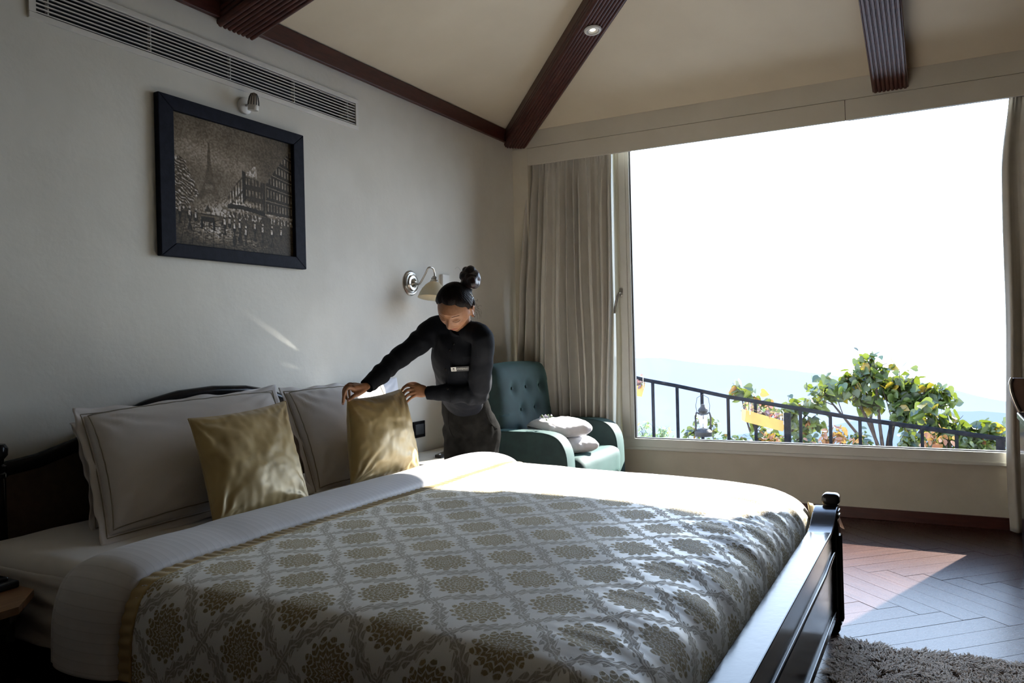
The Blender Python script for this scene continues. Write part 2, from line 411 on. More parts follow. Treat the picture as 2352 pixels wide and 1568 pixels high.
# hipped ceiling
rz = ceil_z(X0+2.97, .17)
cv = [(X0, Y0, ZC), (PX+.0, Y0, ZC), (PX, WY, ZC), (X0, WY, ZC), (X0+2.97, .17, rz), (PX-2.97, .17, rz)]
cf = [[0, 1, 5, 4], [1, 2, 5], [2, 3, 4, 5], [3, 0, 4]]
o = link('ceiling', pyd('ceiling', cv, [f[::-1] for f in cf]), M['ceil']); o['kind'] = 'structure'
m = o.modifiers.new('thick', 'SOLIDIFY'); m.thickness = .12; m.offset = -1
o = baked(o)
lo_ = min(v.co.z for v in o.data.vertices)
if lo_ < ZC-.02:
    o.data = pyd('ceiling', cv, cf); o.data.materials.append(M['ceil']); m = o.modifiers.new('thick', 'SOLIDIFY'); m.thickness = .12; m.offset = -1; baked(o)
    if min(v.co.z for v in o.data.vertices) < ZC-.02:
        o.data = pyd('ceiling', cv, cf); o.data.materials.append(M['ceil']); m = o.modifiers.new('thick', 'SOLIDIFY'); m.thickness = .12; m.offset = 1; baked(o)
# band above the pelmet, and the pelmet boards with their crack-like joints
MB().box((PX+.004, Y0, 2.905), (WX, WY, 3.2)).build('trim_2', M['pelmet'], kind='structure')
pel = empty('curtain_pelmet', (PX, 1, 2.76), 'long cream boxed pelmet over the big window hiding the curtain tops', 'pelmet')
yj = on(1941, 255, 0, PX).y; ye = on(1211, 365, 0, PX).y
for a, b in ((ye, yj+.0015), (yj-.0015, Y0)):
    MB().box((PX, a, 2.762), (PX+(.022 if b > 0 else .0219), b, 2.902), .002).build('board', M['pelmet'], pel)
MB().box((PX+.006, yj-.03, 2.765), (PX+.021, yj+.03, 2.90)).build('board_joint', M['beam'], pel)
MB().box((PX+.022, ye, 2.88), (WX-.001, Y0+.01, 2.902)).build('top_board', M['pelmet'], pel)
MB().box((PX+.075, yj-.01, 2.779), (PX+.10, Y0+.02, 2.800)).build('curtain_track', M['gasket'], pel)
# dark wood moulding along the bed wall
MB().box((X0, WY-.028, ZW), (PX-.06, WY-.0, ZC+.0), .003).build('trim_3', M['beam'], kind='structure')
# skirtings
MB().box((WX-.02, Y0, .001), (WX, 3.06, .078), .003).build('baseboard_right', M['skirt'], kind='structure')
MB().box((X0, WY-.018, .001), (PX, WY, .085), .003).build('baseboard_left', M['skirt'], kind='structure')
# ------------------------------------------------------------------ reeded ceiling beams
def beam(p0, p1, wid, dep, label, n=8, joint=None):
    "p0, p1: middle of the underside at both ends"
    p0 = V(p0); p1 = V(p1); d = (p1-p0); L = d.length; d.normalize(); s = V((d.y, -d.x, 0)).normalized(); up = s.cross(d).normalized()
    if up.z < 0: up = -up
    root = empty('ceiling_beam', p0, label, 'beam')
    Mx = Matrix((( d.x, s.x, up.x, p0.x), (d.y, s.y, up.y, p0.y), (d.z, s.z, up.z, p0.z), (0, 0, 0, 1)))
    r = wid/n/2
    MB().box((0, -wid/2, r*.8), (L, wid/2, dep), .003, M=Mx).build('beam_body', M['beam'], root)
    for i in range(n):
        mb = MB(); y = -wid/2+r+2*r*i; P = []
        for a in range(10): P.append(Mx @ V((0, y+r*.94*math.cos(PI+PI*a/9), r+r*.94*math.sin(PI+PI*a/9))))
        mb.prism(P, (Mx.to_3x3() @ V((L, 0, 0)))); mb.build('reed', M['beam'], root, smooth=True)
    for sg in (-1, 1):      # reeds down both sides
        for k in range(3):
            z = r*1.5+k*2*r; mb = MB(); P = []
            for a in range(8): P.append(Mx @ V((0, sg*(wid/2+r*.55*math.sin(PI*a/7)), z-r*.9*math.cos(PI*a/7))))
            mb.prism(P, (Mx.to_3x3() @ V((L, 0, 0)))); mb.build('side_reed', M['beam'], root, smooth=True)
    return root, Mx
yb = on(2045, 212, 0, PX).y
beam((PX-.0, yb, 2.915), (PX-2.75, yb, 2.915+SL*2.75), .205, .13, 'reeded dark red beam rising straight from the window wall above the right of the window')
q = 1/math.sqrt(2)
hipend = V((PX-.045, WY-.045, 2.905))
h1 = V((hipend.x-2.72, hipend.y-2.72, 2.905+SL*2.76))
_, MH = beam(hipend, h1, .185, .13, 'reeded dark red hip beam running from the room corner up the ceiling')
xb = (on(500, 45, 1, 3.12).x+on(588, 84, 1, 3.12).x)/2
beam((xb+.01, WY-.001, 2.905), (xb+.01, WY-2.75, 2.905+SL*2.75), .235, .13, 'reeded dark red beam above the air grille, cut by the top edge')
# ------------------------------------------------------------------ air grille
gr = empty('air_grille', (2.87, WY-.001, 2.62), 'long white slatted air conditioning grille high on the bed wall', 'vent')
mb = MB(); fy = WY-.012
mb.box((1.862, fy, 2.622), (3.873, WY+.01, VZ0+.002), .002); mb.box((1.862, fy, VZ1-.002), (3.873, WY+.01, 2.81), .002)
mb.box((1.862, fy, VZ0+.0025), (VX0, WY+.01, VZ1-.0025)); mb.box((VX1, fy, VZ0+.0025), (3.873, WY+.01, VZ1-.0025)); mb.build('frame', M['white'], gr)
for i in range(8):
    z = VZ0+.010+i*(VZ1-VZ0-.02)/7
    MB().prism([(VX0, WY-.006, z-.0025), (VX0, WY+.003, z-.0015), (VX0, WY+.003, z+.0020), (VX0, WY-.006, z+.0025)], (VX1-VX0, 0, 0)).build('slat', M['white'], gr)
for px_, py_ in ((115, 30), (350, 90), (533, 160), (680, 220), (803, 285)):
    x = on(px_, py_, 1, WY).x
    MB().box((x-.003, WY+.012, VZ0), (x+.003, WY+.03, VZ1)).build('divider', M['white'], gr)
MB().box((VX0-.02, WY+.12, VZ0-.02), (VX1+.02, WY+.13, VZ1+.02)).box((VX0, WY+.03, VZ0-.0), (VX1, WY+.12, VZ0+.004)).box((VX0, WY+.03, VZ1-.004), (VX1, WY+.12, VZ1)).build('duct', M['void'], gr)
# ------------------------------------------------------------------ the big window
yg0, yg1 = on(1457, 700, 0, WX).y+.012, WYR+.06       # fixed pane
win = MB().box((WX-.035, WYR, ZS), (WX+.05, WYL, ZS+.075), .006).build('window_1', M['frame'], kind='structure')
MB().box((WX-.03, WYR, ZT-.045), (WX+.05, WYL, ZT), .004).build('frame_head', M['frame'], win)
MB().box((WX-.03, WYR, ZS+.07), (WX+.05, WYR+.06, ZT-.04), .004).build('frame_jamb', M['frame'], win)
MB().box((WX-.03, WYL-.06, ZS+.07), (WX+.05, WYL, ZT-.04), .004).build('frame_jamb', M['frame'], win)
MB().box((WX-.032, yg0, ZS+.07), (WX+.05, yg0+.135, ZT-.04), .004).build('mullion', M['frame'], win)
MB().box((WX-.046, yg0+.028, ZS+.09), (WX-.02, yg0+.10, ZT-.06), .004).build('sash_stile', M['frame'], win)
mb = MB()
for a, b in (((ZS+.075), (ZS+.082)), ((ZT-.052), (ZT-.045))): mb.box((WX-.012, yg1, a), (WX+.02, yg0, b))
for a in (yg0-.009, yg1): mb.box((WX-.012, a, ZS+.08), (WX+.02, a+.009, ZT-.05))
mb.build('gasket', M['gasket'], win)
MB().box((WX-.05, WYR, ZS-.012), (WX+.0, WYL, ZS+.012), .004).build('window_sill', M['frame'], win)
gm = bpy.data.materials.new('window_glass'); gm.use_nodes = True; t = gm.node_tree; t.nodes.clear()
tr = t.nodes.new('ShaderNodeBsdfTransparent'); gl = t.nodes.new('ShaderNodeBsdfGlossy'); gl.inputs['Roughness'].default_value = .01
fr = t.nodes.new('ShaderNodeFresnel'); fr.inputs[0].default_value = 1.22; mx = t.nodes.new('ShaderNodeMixShader'); ot = t.nodes.new('ShaderNodeOutputMaterial')
t.links.new(fr.outputs[0], mx.inputs[0]); t.links.new(tr.outputs[0], mx.inputs[1]); t.links.new(gl.outputs[0], mx.inputs[2]); t.links.new(mx.outputs[0], ot.inputs[0])
def pane(a, b): 
    o = link('pane', pyd('pane', [(WX+.005, a, ZS+.07), (WX+.005, b, ZS+.07), (WX+.005, b, ZT-.04), (WX+.005, a, ZT-.04)], [[0, 1, 2, 3]]), gm, win)
pane(yg1, yg0); pane(yg0+.13, WYL-.05)
hd = MB(); hp = on(1427, 672, 0, WX-.05)
hd.box((WX-.058, hp.y-.012, hp.z-.03), (WX-.045, hp.y+.012, hp.z+.035), .004)
P, R = smooth_path([(WX-.06, hp.y, hp.z), (WX-.095, hp.y+.004, hp.z-.005), (WX-.10, hp.y+.02, hp.z-.05), (WX-.10, hp.y+.038, hp.z-.12), (WX-.10, hp.y+.042, hp.z-.165)], [.008, .009, .010, .009, .008], 4)
hd.tube(P, R, 10); hd.build('window_handle', M['metal'], win, smooth=True)
# ------------------------------------------------------------------ curtains
def curtain(name, label, ytop, ybot, xtop, xbot, ztop, zbot, nf, amp, seed, cat='curtain', mt='curtain', ns=260, pinch=True, shape=None, drift=0):
    r_ = random.Random(seed); ph = []; a = 0
    knots = [0]
    for i in range(nf): knots.append(knots[-1]+r_.uniform(.5, 1.6))
    knots = [k/knots[-1] for k in knots]; am = [r_.uniform(.65, 1.25) for _ in range(nf+1)]; dr = [r_.uniform(-.03, .03) for _ in range(nf+1)]
    def fn(u, v):
        z = lerp(ztop, zbot, v)
        i = 0
        while i < nf-1 and u > knots[i+1]: i += 1
        f = (u-knots[i])/(knots[i+1]-knots[i])
        wv = math.sin(PI*f)*(1 if i % 2 else -1)
        wv = math.copysign(abs(wv)**.75, wv)
        wv += .28*math.sin(u*nf*PI*2.3+2*math.sin(u*9)+v*1.2)*sm(.0, .5, v)
        A = amp*lerp(am[i], am[i+1], f)*lerp(.75, 1.25, sm(0, .9, v))
        if pinch: A *= lerp(.45, 1, sm(.035, .14, v))+.35*math.exp(-((v-.0)/.02)**2)
        y = lerp(lerp(ytop[0], ytop[1], u), lerp(ybot[0], ybot[1], u), sm(0, .85, v)**.9 if shape is None else shape(u, v))
        if drift: y += (lerp(ybot[0], ybot[1], 1)-lerp(ybot[0], ybot[1], 0))*drift*math.sin(PI*u)*sm(0, 1, v)
        y += lerp(dr[i], dr[i+1], f)*v*1.0 + .012*math.sin(7*u+5*v*2)*v
        y += A*.35*math.cos(PI*f*2)*.4
        x = lerp(xtop, xbot, v**1.2)-(.16*(1-u)**1.5*sm(.02, .45, v) if drift else 0)+wv*A + .006*fbm((u*9, v*2.5, seed))*1.0
        if pinch:
            x += .006*math.sin(u*nf*PI*4)*math.exp(-((v-.035)/.02)**2)
        return (x, y, z+.0015*math.sin(u*60)*(v < .01))
    root = empty(name, (xbot, (ybot[0]+ybot[1])/2, zbot), label, cat)
    o = grid('curtain_cloth', ns, 90, fn, M[mt], root, uvfn=lambda u, v: (u*2.0, v*2.6), solid=.003 if mt == 'curtain' else 0)
    if mt == 'curtain':
        baked(o)
    return root, fn
E_ = lambda px_, py_, x=5.97: on(px_, py_, 0, x).y
cl, fnl = curtain('window_curtain', 'grey taupe pleated curtain gathered left of the window behind the armchair', (E_(1212, 375, 5.985), E_(1405, 362, 5.985)), (3.10, E_(1403, 950, 5.9)), 5.985, 5.92, 2.875, .03, 21, .058, 4, drift=.13, shape=lambda u, v: sm(.22, .95, v))
curtain('window_curtain', 'taupe curtain hanging at the right end of the window, partly cut off', (-.42, -.80), (-.375, -.82), 6.0, 5.985, 2.875, .012, 9, .034, 9, ns=140,
        shape=lambda u, v: sm(0, .2, v)*(1-.35*sm(.3, .8, v)))
sm_ = bpy.data.materials.new('sheer_voile'); sm_.use_nodes = True; t = sm_.node_tree; t.nodes.clear()
a = t.nodes.new('ShaderNodeBsdfTransparent'); b = t.nodes.new('ShaderNodeBsdfTranslucent'); b.inputs[0].default_value = (.75, .73, .62, 1); c = t.nodes.new('ShaderNodeBsdfDiffuse'); c.inputs[0].default_value = (.68, .66, .56, 1)
m1 = t.nodes.new('ShaderNodeMixShader'); m1.inputs[0].default_value = .62; m2 = t.nodes.new('ShaderNodeMixShader'); m2.inputs[0].default_value = .965; ot = t.nodes.new('ShaderNodeOutputMaterial')
t.links.new(b.outputs[0], m1.inputs[1]); t.links.new(c.outputs[0], m1.inputs[2]); t.links.new(a.outputs[0], m2.inputs[1]); t.links.new(m1.outputs[0], m2.inputs[2]); t.links.new(m2.outputs[0], ot.inputs[0])
M['sheer'] = sm_
curtain('sheer_curtain', 'narrow sheer off white curtain between the taupe curtain and the window frame', (E_(1412, 365, 6.02)+.1, E_(1420, 365, 6.02)), (E_(1400, 950, 6.02)+.08, E_(1434, 950, 6.02)), 6.020, 6.012, 2.85, .03, 6, .009, 12, mt='sheer', ns=70, pinch=False)
# ------------------------------------------------------------------ downlight on the hip beam
dl = on(1372, 77, 0, 4.56)
k = ((hipend-h1).normalized()); tpar = min((( (h1+(hipend-h1)*i/400) - (CAMP+ray(1372, 77)*((h1+(hipend-h1)*i/400)-CAMP).length/ray(1372, 77).length)).length, i) for i in range(401))[1]/400
pc = h1+(hipend-h1)*tpar
dlr = empty('ceiling_downlight', pc, 'small round recessed spotlight with white ring set in the hip beam', 'light')
Ml = Matrix.Translation(pc) @ MH.to_3x3().to_4x4() @ Matrix.Rotation(PI, 4, 'X')
MB().lathe([(.036, -.004), (.052, -.002), (.056, .004), (.050, .012), (.040, .014), (.034, .006), (.032, -.01)], 32, Ml, False).build('ring', M['white'], dlr, True)
MB().lathe([(.019, .0), (.033, .004), (.034, .007), (.028, .010), (.018, .004)], 28, Ml, False).build('inner_ring', M['white'], dlr, True)
M['bulb'] = mat('lit_bulb', (1, .9, .7), .4, emit=(1, .86, .62), es=7)
MB().lathe([(.0, .003), (.012, .003), (.0185, .001)], 20, Ml, False).build('bulb', M['bulb'], dlr)
MB().lathe([(.0, -.003), (.037, -.003), (.037, -.002)], 20, Ml, False).build('backing', M['white'], dlr)

# two added spot lamps imitating sunlight reflected onto the bed wall
for k, (p, tgt, en, sz) in enumerate((((3.60, 3.095, 1.128), tuple(on(645, 775, 1, WY)), 20, 5.2), ((3.56, 3.09, 1.12), tuple(on(665, 840, 1, WY)), 3, 5.5))):
    l_ = bpy.data.lights.new('added_glint_spot', 'SPOT'); l_.energy = en; l_.spot_size = math.radians(sz); l_.spot_blend = .8; l_.shadow_soft_size = .004; l_.color = (1, .96, .88)
    o = bpy.data.objects.new('added_glint_spot', l_); C.objects.link(o); o.location = p; o.rotation_euler = (V(tgt)-V(p)).to_track_quat('-Z', 'Y').to_euler()
# ================================================================== ON THE BED WALL
# picture
pf = empty('framed_painting', (2.89, WY-.001, 1.73), 'sepia street painting in a wide black frame over the bed', 'picture')
px0, px1, pz0, pz1 = 2.425, 3.363, 1.729, 2.476; ix0, ix1, iz0, iz1 = 2.508, 3.283, 1.793, 2.411
fy0, fy1 = WY-.001, WY-.034
def frame_bar(a, b, c, d):
    return MB().prism([(a[0], fy0, a[1]), (b[0], fy0, b[1]), (c[0], fy0, c[1]), (d[0], fy0, d[1])], (0, fy1-fy0, 0))
M['pframe'] = simple('black_blue_frame', (.008, .010, .017), (.012, .014, .024), 30, .6, .3, .002, 120, spec=.08)
for q_ in (((px0, pz1), (px1, pz1), (ix1, iz1), (ix0, iz1)), ((px0, pz0), (px0, pz1), (ix0, iz1), (ix0, iz0)), ((px1, pz0), (px0, pz0), (ix0, iz0), (ix1, iz0)), ((px1, pz1), (px1, pz0), (ix1, iz0), (ix1, iz1))):
    o = frame_bar(*q_).build('frame_bar', M['pframe'], pf)
    m = o.modifiers.new('b', 'BEVEL'); m.width = .004; m.segments = 2; baked(o)
# the painting: a fine grid with painted vertex colours (flat print with paint relief)
NU, NV = 300, 250
uu, vv = np.meshgrid(np.linspace(0, 1, NU), np.linspace(0, 1, NV))   # u right, v down
def vn(sx, sy, seed, stretch=1.0):
    r2 = np.random.default_rng(seed); g = r2.random((int(sy)+3, int(sx)+3)); X_ = uu*sx; Y_ = vv*sy
    xi = X_.astype(int); yi = Y_.astype(int); fx = X_-xi; fy = Y_-yi; fx = fx*fx*(3-2*fx); fy = fy*fy*(3-2*fy)
    return (g[yi, xi]*(1-fx)+g[yi, xi+1]*fx)*(1-fy)+(g[yi+1, xi]*(1-fx)+g[yi+1, xi+1]*fx)*fy
n1 = vn(9, 7, 1); n2 = vn(34, 30, 2); n3 = vn(110, 95, 3); n4 = vn(60, 200, 5); diag = np.abs(np.sin((uu*1.0+vv*1.3)*70+n2*6))
L = .125+.06*n1+.02*(n3-.5)
def ell(cx, cy, rx, ry): return np.exp(-(((uu-cx)/rx)**2+((vv-cy)/ry)**2))
L += .10*ell(.17, .25, .2, .10)*(.6+.6*diag)+.06*ell(.42, .30, .16, .08)*(.4+.8*diag)
L *= 1-.35*np.clip((uu-.55)*2, 0, 1)*(vv < .45)
def poly(pts):
    ins = np.zeros(uu.shape, bool); n = len(pts)
    for i in range(n):
        x1, y1 = pts[i]; x2, y2 = pts[(i+1) % n]
        if y1 == y2: continue
        c_ = ((y1 > vv) != (y2 > vv)) & (uu < (x2-x1)*(vv-y1)/(y2-y1)+x1); ins ^= c_
    return ins
# lattice tower in the mist
ty = np.clip((vv-.17)/.46, 0, 1); hw = .008+.012*ty+.085*ty**3.2; tw = (np.abs(uu-.275) < hw) & (vv > .17) & (vv < .63)
inner = ((np.abs(uu-.275) < .032) & (vv > .50) & (vv < .545)) | ((np.abs(uu-.275) < .042*np.sqrt(np.clip(1-((.63-vv)/.055)**2, 0, 1))) & (vv > .575) & (vv < .63))
tw = tw & ~inner; lat = .5+.5*np.abs(np.sin(uu*260)*np.sin(vv*200)); L = np.where(tw, .072+.05*lat, L)
# trees on the left
tr_ = (uu < .06+.10*np.clip(1-np.abs(vv-.56)/.22, 0, 1)+.05*n2) & (vv > .33) & (vv < .80); L = np.where(tr_, .07+.42*(np.sin((vv*1.6-uu)*150+n2*8) > .15)*n3, L)
# buildings
mid = poly([(.40, .64), (.43, .55), (.50, .44), (.555, .37), (.56, .63)]); L = np.where(mid, .06+.40*((np.sin(uu*260) > 0) & (np.abs(((vv-.62)+(uu-.4)*1.2) % .12-.06) > .012))*n2, L)
roof = poly([(.565, .36), (.655, .27), (.735, .385)]); L = np.where(roof, .16+.34*n3*(uu < .67), L)
blk = poly([(.56, .37), (.745, .40), (.745, .66), (.56, .63)]); win_ = (np.sin(uu*210) > -.1) & (np.abs((vv-.37) % .095-.045) < .026); L = np.where(blk, .045+.20*win_*n2*(uu < .72), L)
L = np.where(poly([(.545, .33), (.575, .34), (.575, .63), (.545, .60)]), .03, L)
rb = poly([(.755, .40), (.90, .18), (1.0, .06), (1.0, .66), (.75, .66)]); per = (vv-.66)/(1.05-uu*.45); L = np.where(rb, .04+.20*((np.sin(uu*230) > .2) & (np.abs(per % .17-.085) < .045))*(.3+n2)+.16*(np.abs(per % .17) < .012), L)
L += .35*ell(.52, .63, .12, .045)*(n3 > .45)+.25*ell(.33, .72, .12, .06)*(n3 > .4)
L = np.where((np.abs(vv-.66-.02*np.sin(uu*9)) < .018) & (uu > .42) & (uu < .76), .03, L)
L = np.where((np.abs(vv-.665-(uu-.8)*.04) < .008) & (uu > .74), .36*n3+.1, L)
L = np.where((vv > .69) & (vv < .735) & (uu > .42), .06+.42*(np.sin(uu*190+n2*5) > .1)*n3*(np.abs(uu-.75) > .04), L)
# wet street with light
st = vv > .735; L = np.where(st, .05+.05*n4, L); L += st*.42*ell(.30, .86, .17, .07)*(n4 > .42)*(.5+.6*n3)+st*.14*ell(.60, .93, .13, .05)*(n4 > .5)
L = np.where(st & (np.abs(np.sin((uu-.3)*60/(.4+vv*1.2))) < .10), L*.35, L)
# carriage and walkers
L = np.where(poly([(.205, .74), (.31, .74), (.31, .80), (.205, .80)]), .03+.1*(np.abs(vv-.755) < .006), L)
for cx_ in (.21, .305): L = np.where((np.abs(uu-cx_) < .008) & (vv > .79) & (vv < .86), .02, L)
L = np.where(poly([(.235, .72), (.255, .665), (.29, .72)]), .05, L)
for cx_, cy_, h_ in ((.05, .72, .16), (.12, .74, .18), (.39, .77, .16), (.47, .79, .21), (.515, .78, .20), (.565, .83, .15), (.43, .76, .11), (.645, .77, .17), (.715, .79, .16), (.80, .80, .18), (.885, .79, .12), (.165, .75, .10)):
    ww = .012+.006*np.sin((vv-cy_)*60); L = np.where((np.abs(uu-cx_) < ww) & (vv > cy_-.04) & (vv < cy_-.04+h_), .02+.03*n3, L)
    L = np.where((np.hypot((uu-cx_), (vv-cy_+.035)*.8) < .008) | ((np.abs(uu-cx_+.003) < .008) & (vv > cy_-.012) & (vv < cy_+.03)), .30+.3*n3, L)
L *= 1-.45*np.clip(((uu-.5)**2+(vv-.5)**2)*1.6, 0, 1); L = np.clip(L*(.7+.6*n3), .012, .7); L = L**1.15*1.35
colr = np.stack([L*1.08, L*(.80+.18*np.clip(L*2, 0, 1)), L*(.46+.44*np.clip(L*2, 0, 1)), np.ones_like(L)], -1)
vs = np.stack([ix0+uu*(ix1-ix0), np.full_like(uu, WY-.012)-L*.004, iz1+vv*(iz0-iz1)], -1).reshape(-1, 3)
idx = np.arange(NU*NV).reshape(NV, NU); fs = np.stack([idx[:-1, :-1], idx[1:, :-1], idx[1:, 1:], idx[:-1, 1:]], -1).reshape(-1, 4)
me = bpy.data.meshes.new('canvas'); me.from_pydata(vs.tolist(), [], fs.tolist()); ca = me.color_attributes.new('paint', 'FLOAT_COLOR', 'POINT'); ca.data.foreach_set('color', colr.ravel())
def _paint(t, b):
    a = t.nodes.new('ShaderNodeAttribute'); a.attribute_name = 'paint'; return {'Base Color': a.outputs['Color'], 'Normal': bump(t, noise(t, 160, 3), .4, .002)}
M['paint'] = mat('oil_paint', (.1, .1, .1), .5, spec=.12, build=_paint)
link('canvas', me, M['paint'], pf, True)
# picture spotlight
c0 = on(563, 243, 1, WY-.012); c0.y = WY
sp = empty('picture_spotlight', c0, 'small white swivel spotlight just above the framed painting', 'light')
RX = Matrix.Rotation(PI/2, 4, 'X')
MB().lathe([(0, .0), (.040, 0), (.042, .004), (.042, .016), (.036, .021), (0, .021)], 28, Matrix.Translation(c0) @ RX, False).build('wall_plate', M['white'], sp, True)
h0 = on(582, 240, 1, WY-.08); aim = V((.02, .12, -1)).normalized()
MB().tube([c0+V((0, -.02, 0)), (c0+h0)/2+V((0, -.01, .004)), h0], [.007, .006, .006], 10).build('arm', M['metal'], sp, True)
rot = aim.to_track_quat('Z', 'Y').to_matrix().to_4x4(); Mh = Matrix.Translation(h0) @ rot
MB().lathe([(0, -.062), (.012, -.056), (.021, -.036), (.026, -.010), (.027, .012), (.027, .026), (.025, .030), (.0, .024)], 24, Mh, False).build('lamp_head', M['white'], sp, True)
mb = MB()
for i in range(12):
    a = 2*PI*i/12; P = [Mh @ V((r*1.02*math.cos(a), r*1.02*math.sin(a), z)) for r, z in ((.0135, -.054), (.0215, -.036), (.0262, -.012), (.0270, .004))]; mb.tube(P, .0022, 6)
mb.build('cooling_slots', M['blackmat'], sp)
# wall sconce
s0 = on(946, 650, 1, WY-.012); s0.y = WY
sc_ = empty('wall_sconce', s0, 'brushed nickel wall lamp with curved arm and frosted glass shade above the person', 'lamp')
MB().lathe([(0, 0), (.082, 0), (.084, .006), (.076, .011), (.071, .010), (.068, .018), (.060, .020), (.056, .017), (.048, .026), (.034, .028), (.030, .024), (.014, .036), (.010, .044), (0, .044)], 40, Matrix.Translation(s0) @ RX, False).build('back_plate', M['metal'], sc_, True)
A_ = s0+V((0, -.04, 0)); yS = WY-.17
pts = [A_, on(963, 652, 1, WY-.08), on(976, 630, 1, WY-.13), on(984, 615, 1, WY-.16), on(994, 616, 1, yS), on(998, 627, 1, yS), on(998, 640, 1, yS)]
P, R = smooth_path(pts, [.008, .006, .006, .006, .006, .006, .006], 6)
MB().tube(P, R, 12).build('arm', M['metal'], sc_, True)
tp = on(998, 636, 1, yS); tilt = Matrix.Rotation(math.radians(10), 4, 'Y')
Ms = Matrix.Translation(tp) @ tilt
MB().lathe([(0, .004), (.013, .004), (.016, -.004), (.022, -.010), (.020, -.018), (.026, -.026), (.030, -.036), (.026, -.040), (0, -.040)], 24, Ms, False).build('shade_holder', M['metal'], sc_, True)
gs = bpy.data.materials.new('frosted_shade'); gs.use_nodes = True; t = gs.node_tree; b = t.nodes['Principled BSDF']; b.inputs['Base Color'].default_value = (.66, .66, .56, 1); b.inputs['Roughness'].default_value = .35
tl = t.nodes.new('ShaderNodeBsdfTranslucent'); tl.inputs[0].default_value = (.62, .60, .50, 1); mx = t.nodes.new('ShaderNodeMixShader'); mx.inputs[0].default_value = .4
t.links.new(b.outputs[0], mx.inputs[1]); t.links.new(tl.outputs[0], mx.inputs[2]); t.links.new(mx.outputs[0], t.nodes['Material Output'].inputs[0])
prof = [(.024, -.036), (.030, -.040), (.046, -.056), (.062, -.080), (.074, -.108), (.080, -.130), (.084, -.138), (.080, -.134), (.070, -.106), (.058, -.078), (.042, -.056), (.026, -.042)]
MB().lathe([(r_*1.22, -.036+(z_+.036)*1.05) for r_, z_ in prof], 36, Ms, False).build('glass_shade', gs, sc_, True)
MB().ball(Ms @ V((0, 0, -.085)), (.020, .020, .026)).build('bulb', mat('sconce_bulb', (1, .8, .5), .4, emit=(1, .62, .30), es=5), sc_, True)
# white junction box behind the head, switch plate, red mark
jb = on(1019, 645, 1, WY); 
o = MB().box((jb.x-.045, WY-.022, jb.z-.045), (jb.x+.045, WY, jb.z+.045), .004).build('wall_box', M['white']); tag(o, 'small square white box on the wall beside the nickel lamp', 'wall box')
sw = on(964, 985, 1, WY)
o = empty('wall_socket', (sw.x, WY, sw.z), 'black square switch plate low on the wall right of the gold cushion', 'switch')
MB().box((sw.x-.085, WY-.011, sw.z-.056), (sw.x+.052, WY, sw.z+.056), .004).build('plate', M['blackwood'], o)
MB().box((sw.x-.065, WY-.014, sw.z-.035), (sw.x+.032, WY-.010, sw.z+.035), .002).build('rocker', M['blackmat'], o)
# ================================================================== THE BED
bed = empty('bed', (2.66, .45, 0), 'large black lacquered bed with arched upholstered headboard and low panelled footboard', 'bed')
BX0, BX1 = 1.66, 3.69
M['hbfab'] = simple('brown_headboard_fabric', (.055, .036, .022), (.07, .046, .028), 30, .8, .2, .002, 300)
def hbz(x):
    d = abs(x-2.68); P_ = [(0, 1.092), (.2, 1.082), (.37, 1.050), (.52, .995), (.68, .925), (.85, .880), (1.02, .862)]
    for (a, za), (b, zb) in zip(P_, P_[1:]):
        if d <= b: return lerp(za, zb, (d-a)/(b-a))
    return .862
xs = [1.70+i*(3.66-1.70)/60 for i in range(61)]
pan = [(x, 3.075, hbz(x)-.02) for x in xs]
MB().prism([(1.70, 3.075, .3)]+pan+[(3.66, 3.075, .3)], (0, .05, 0)).build('headboard_panel', M['hbfab'], bed)
P = [(x, 3.09, hbz(x)) for x in xs]
MB().tube(P, [(.026, .030)]*len(P), 14, True, (0, 1, 0)).build('headboard_rail', M['blackwood'], bed, True)
def post(x, y, h, r, foot=False):
    pr = [(0, 0), (r*.42, .0), (r*.62, .02), (r*.62, .05), (r*.5, .055), (r, .075), (r*1.05, .2), (r*.98, h*.55), (r*.9, h-.13), (r*1.08, h-.125), (r*1.08, h-.112), (r*.86, h-.105), (r*1.0, h-.095), (r*1.0, h-.085), (r*.72, h-.078), (r*.80, h-.06), (r*1.12, h-.045), (r*1.15, h-.02), (r*.9, h-.004), (0, h)]
    n = 32; vs = []
    for rr, z in pr:
        for i in range(n):
            a = 2*PI*i/n; fl = 1-.07*(math.cos(a*8) > 0)*(.25 < z < h-.14)
            vs.append((x+rr*fl*math.cos(a), y+rr*fl*math.sin(a), z))
    return pyd('post', vs, [[j*n+i, j*n+(i+1) % n, (j+1)*n+(i+1) % n, (j+1)*n+i] for j in range(len(pr)-1) for i in range(n)])
for x in (1.66, 3.70): 
    me = post(x, 3.07, .97, .040); o = link('headboard_post', me, M['blackwood'], bed); shade(me, 35)
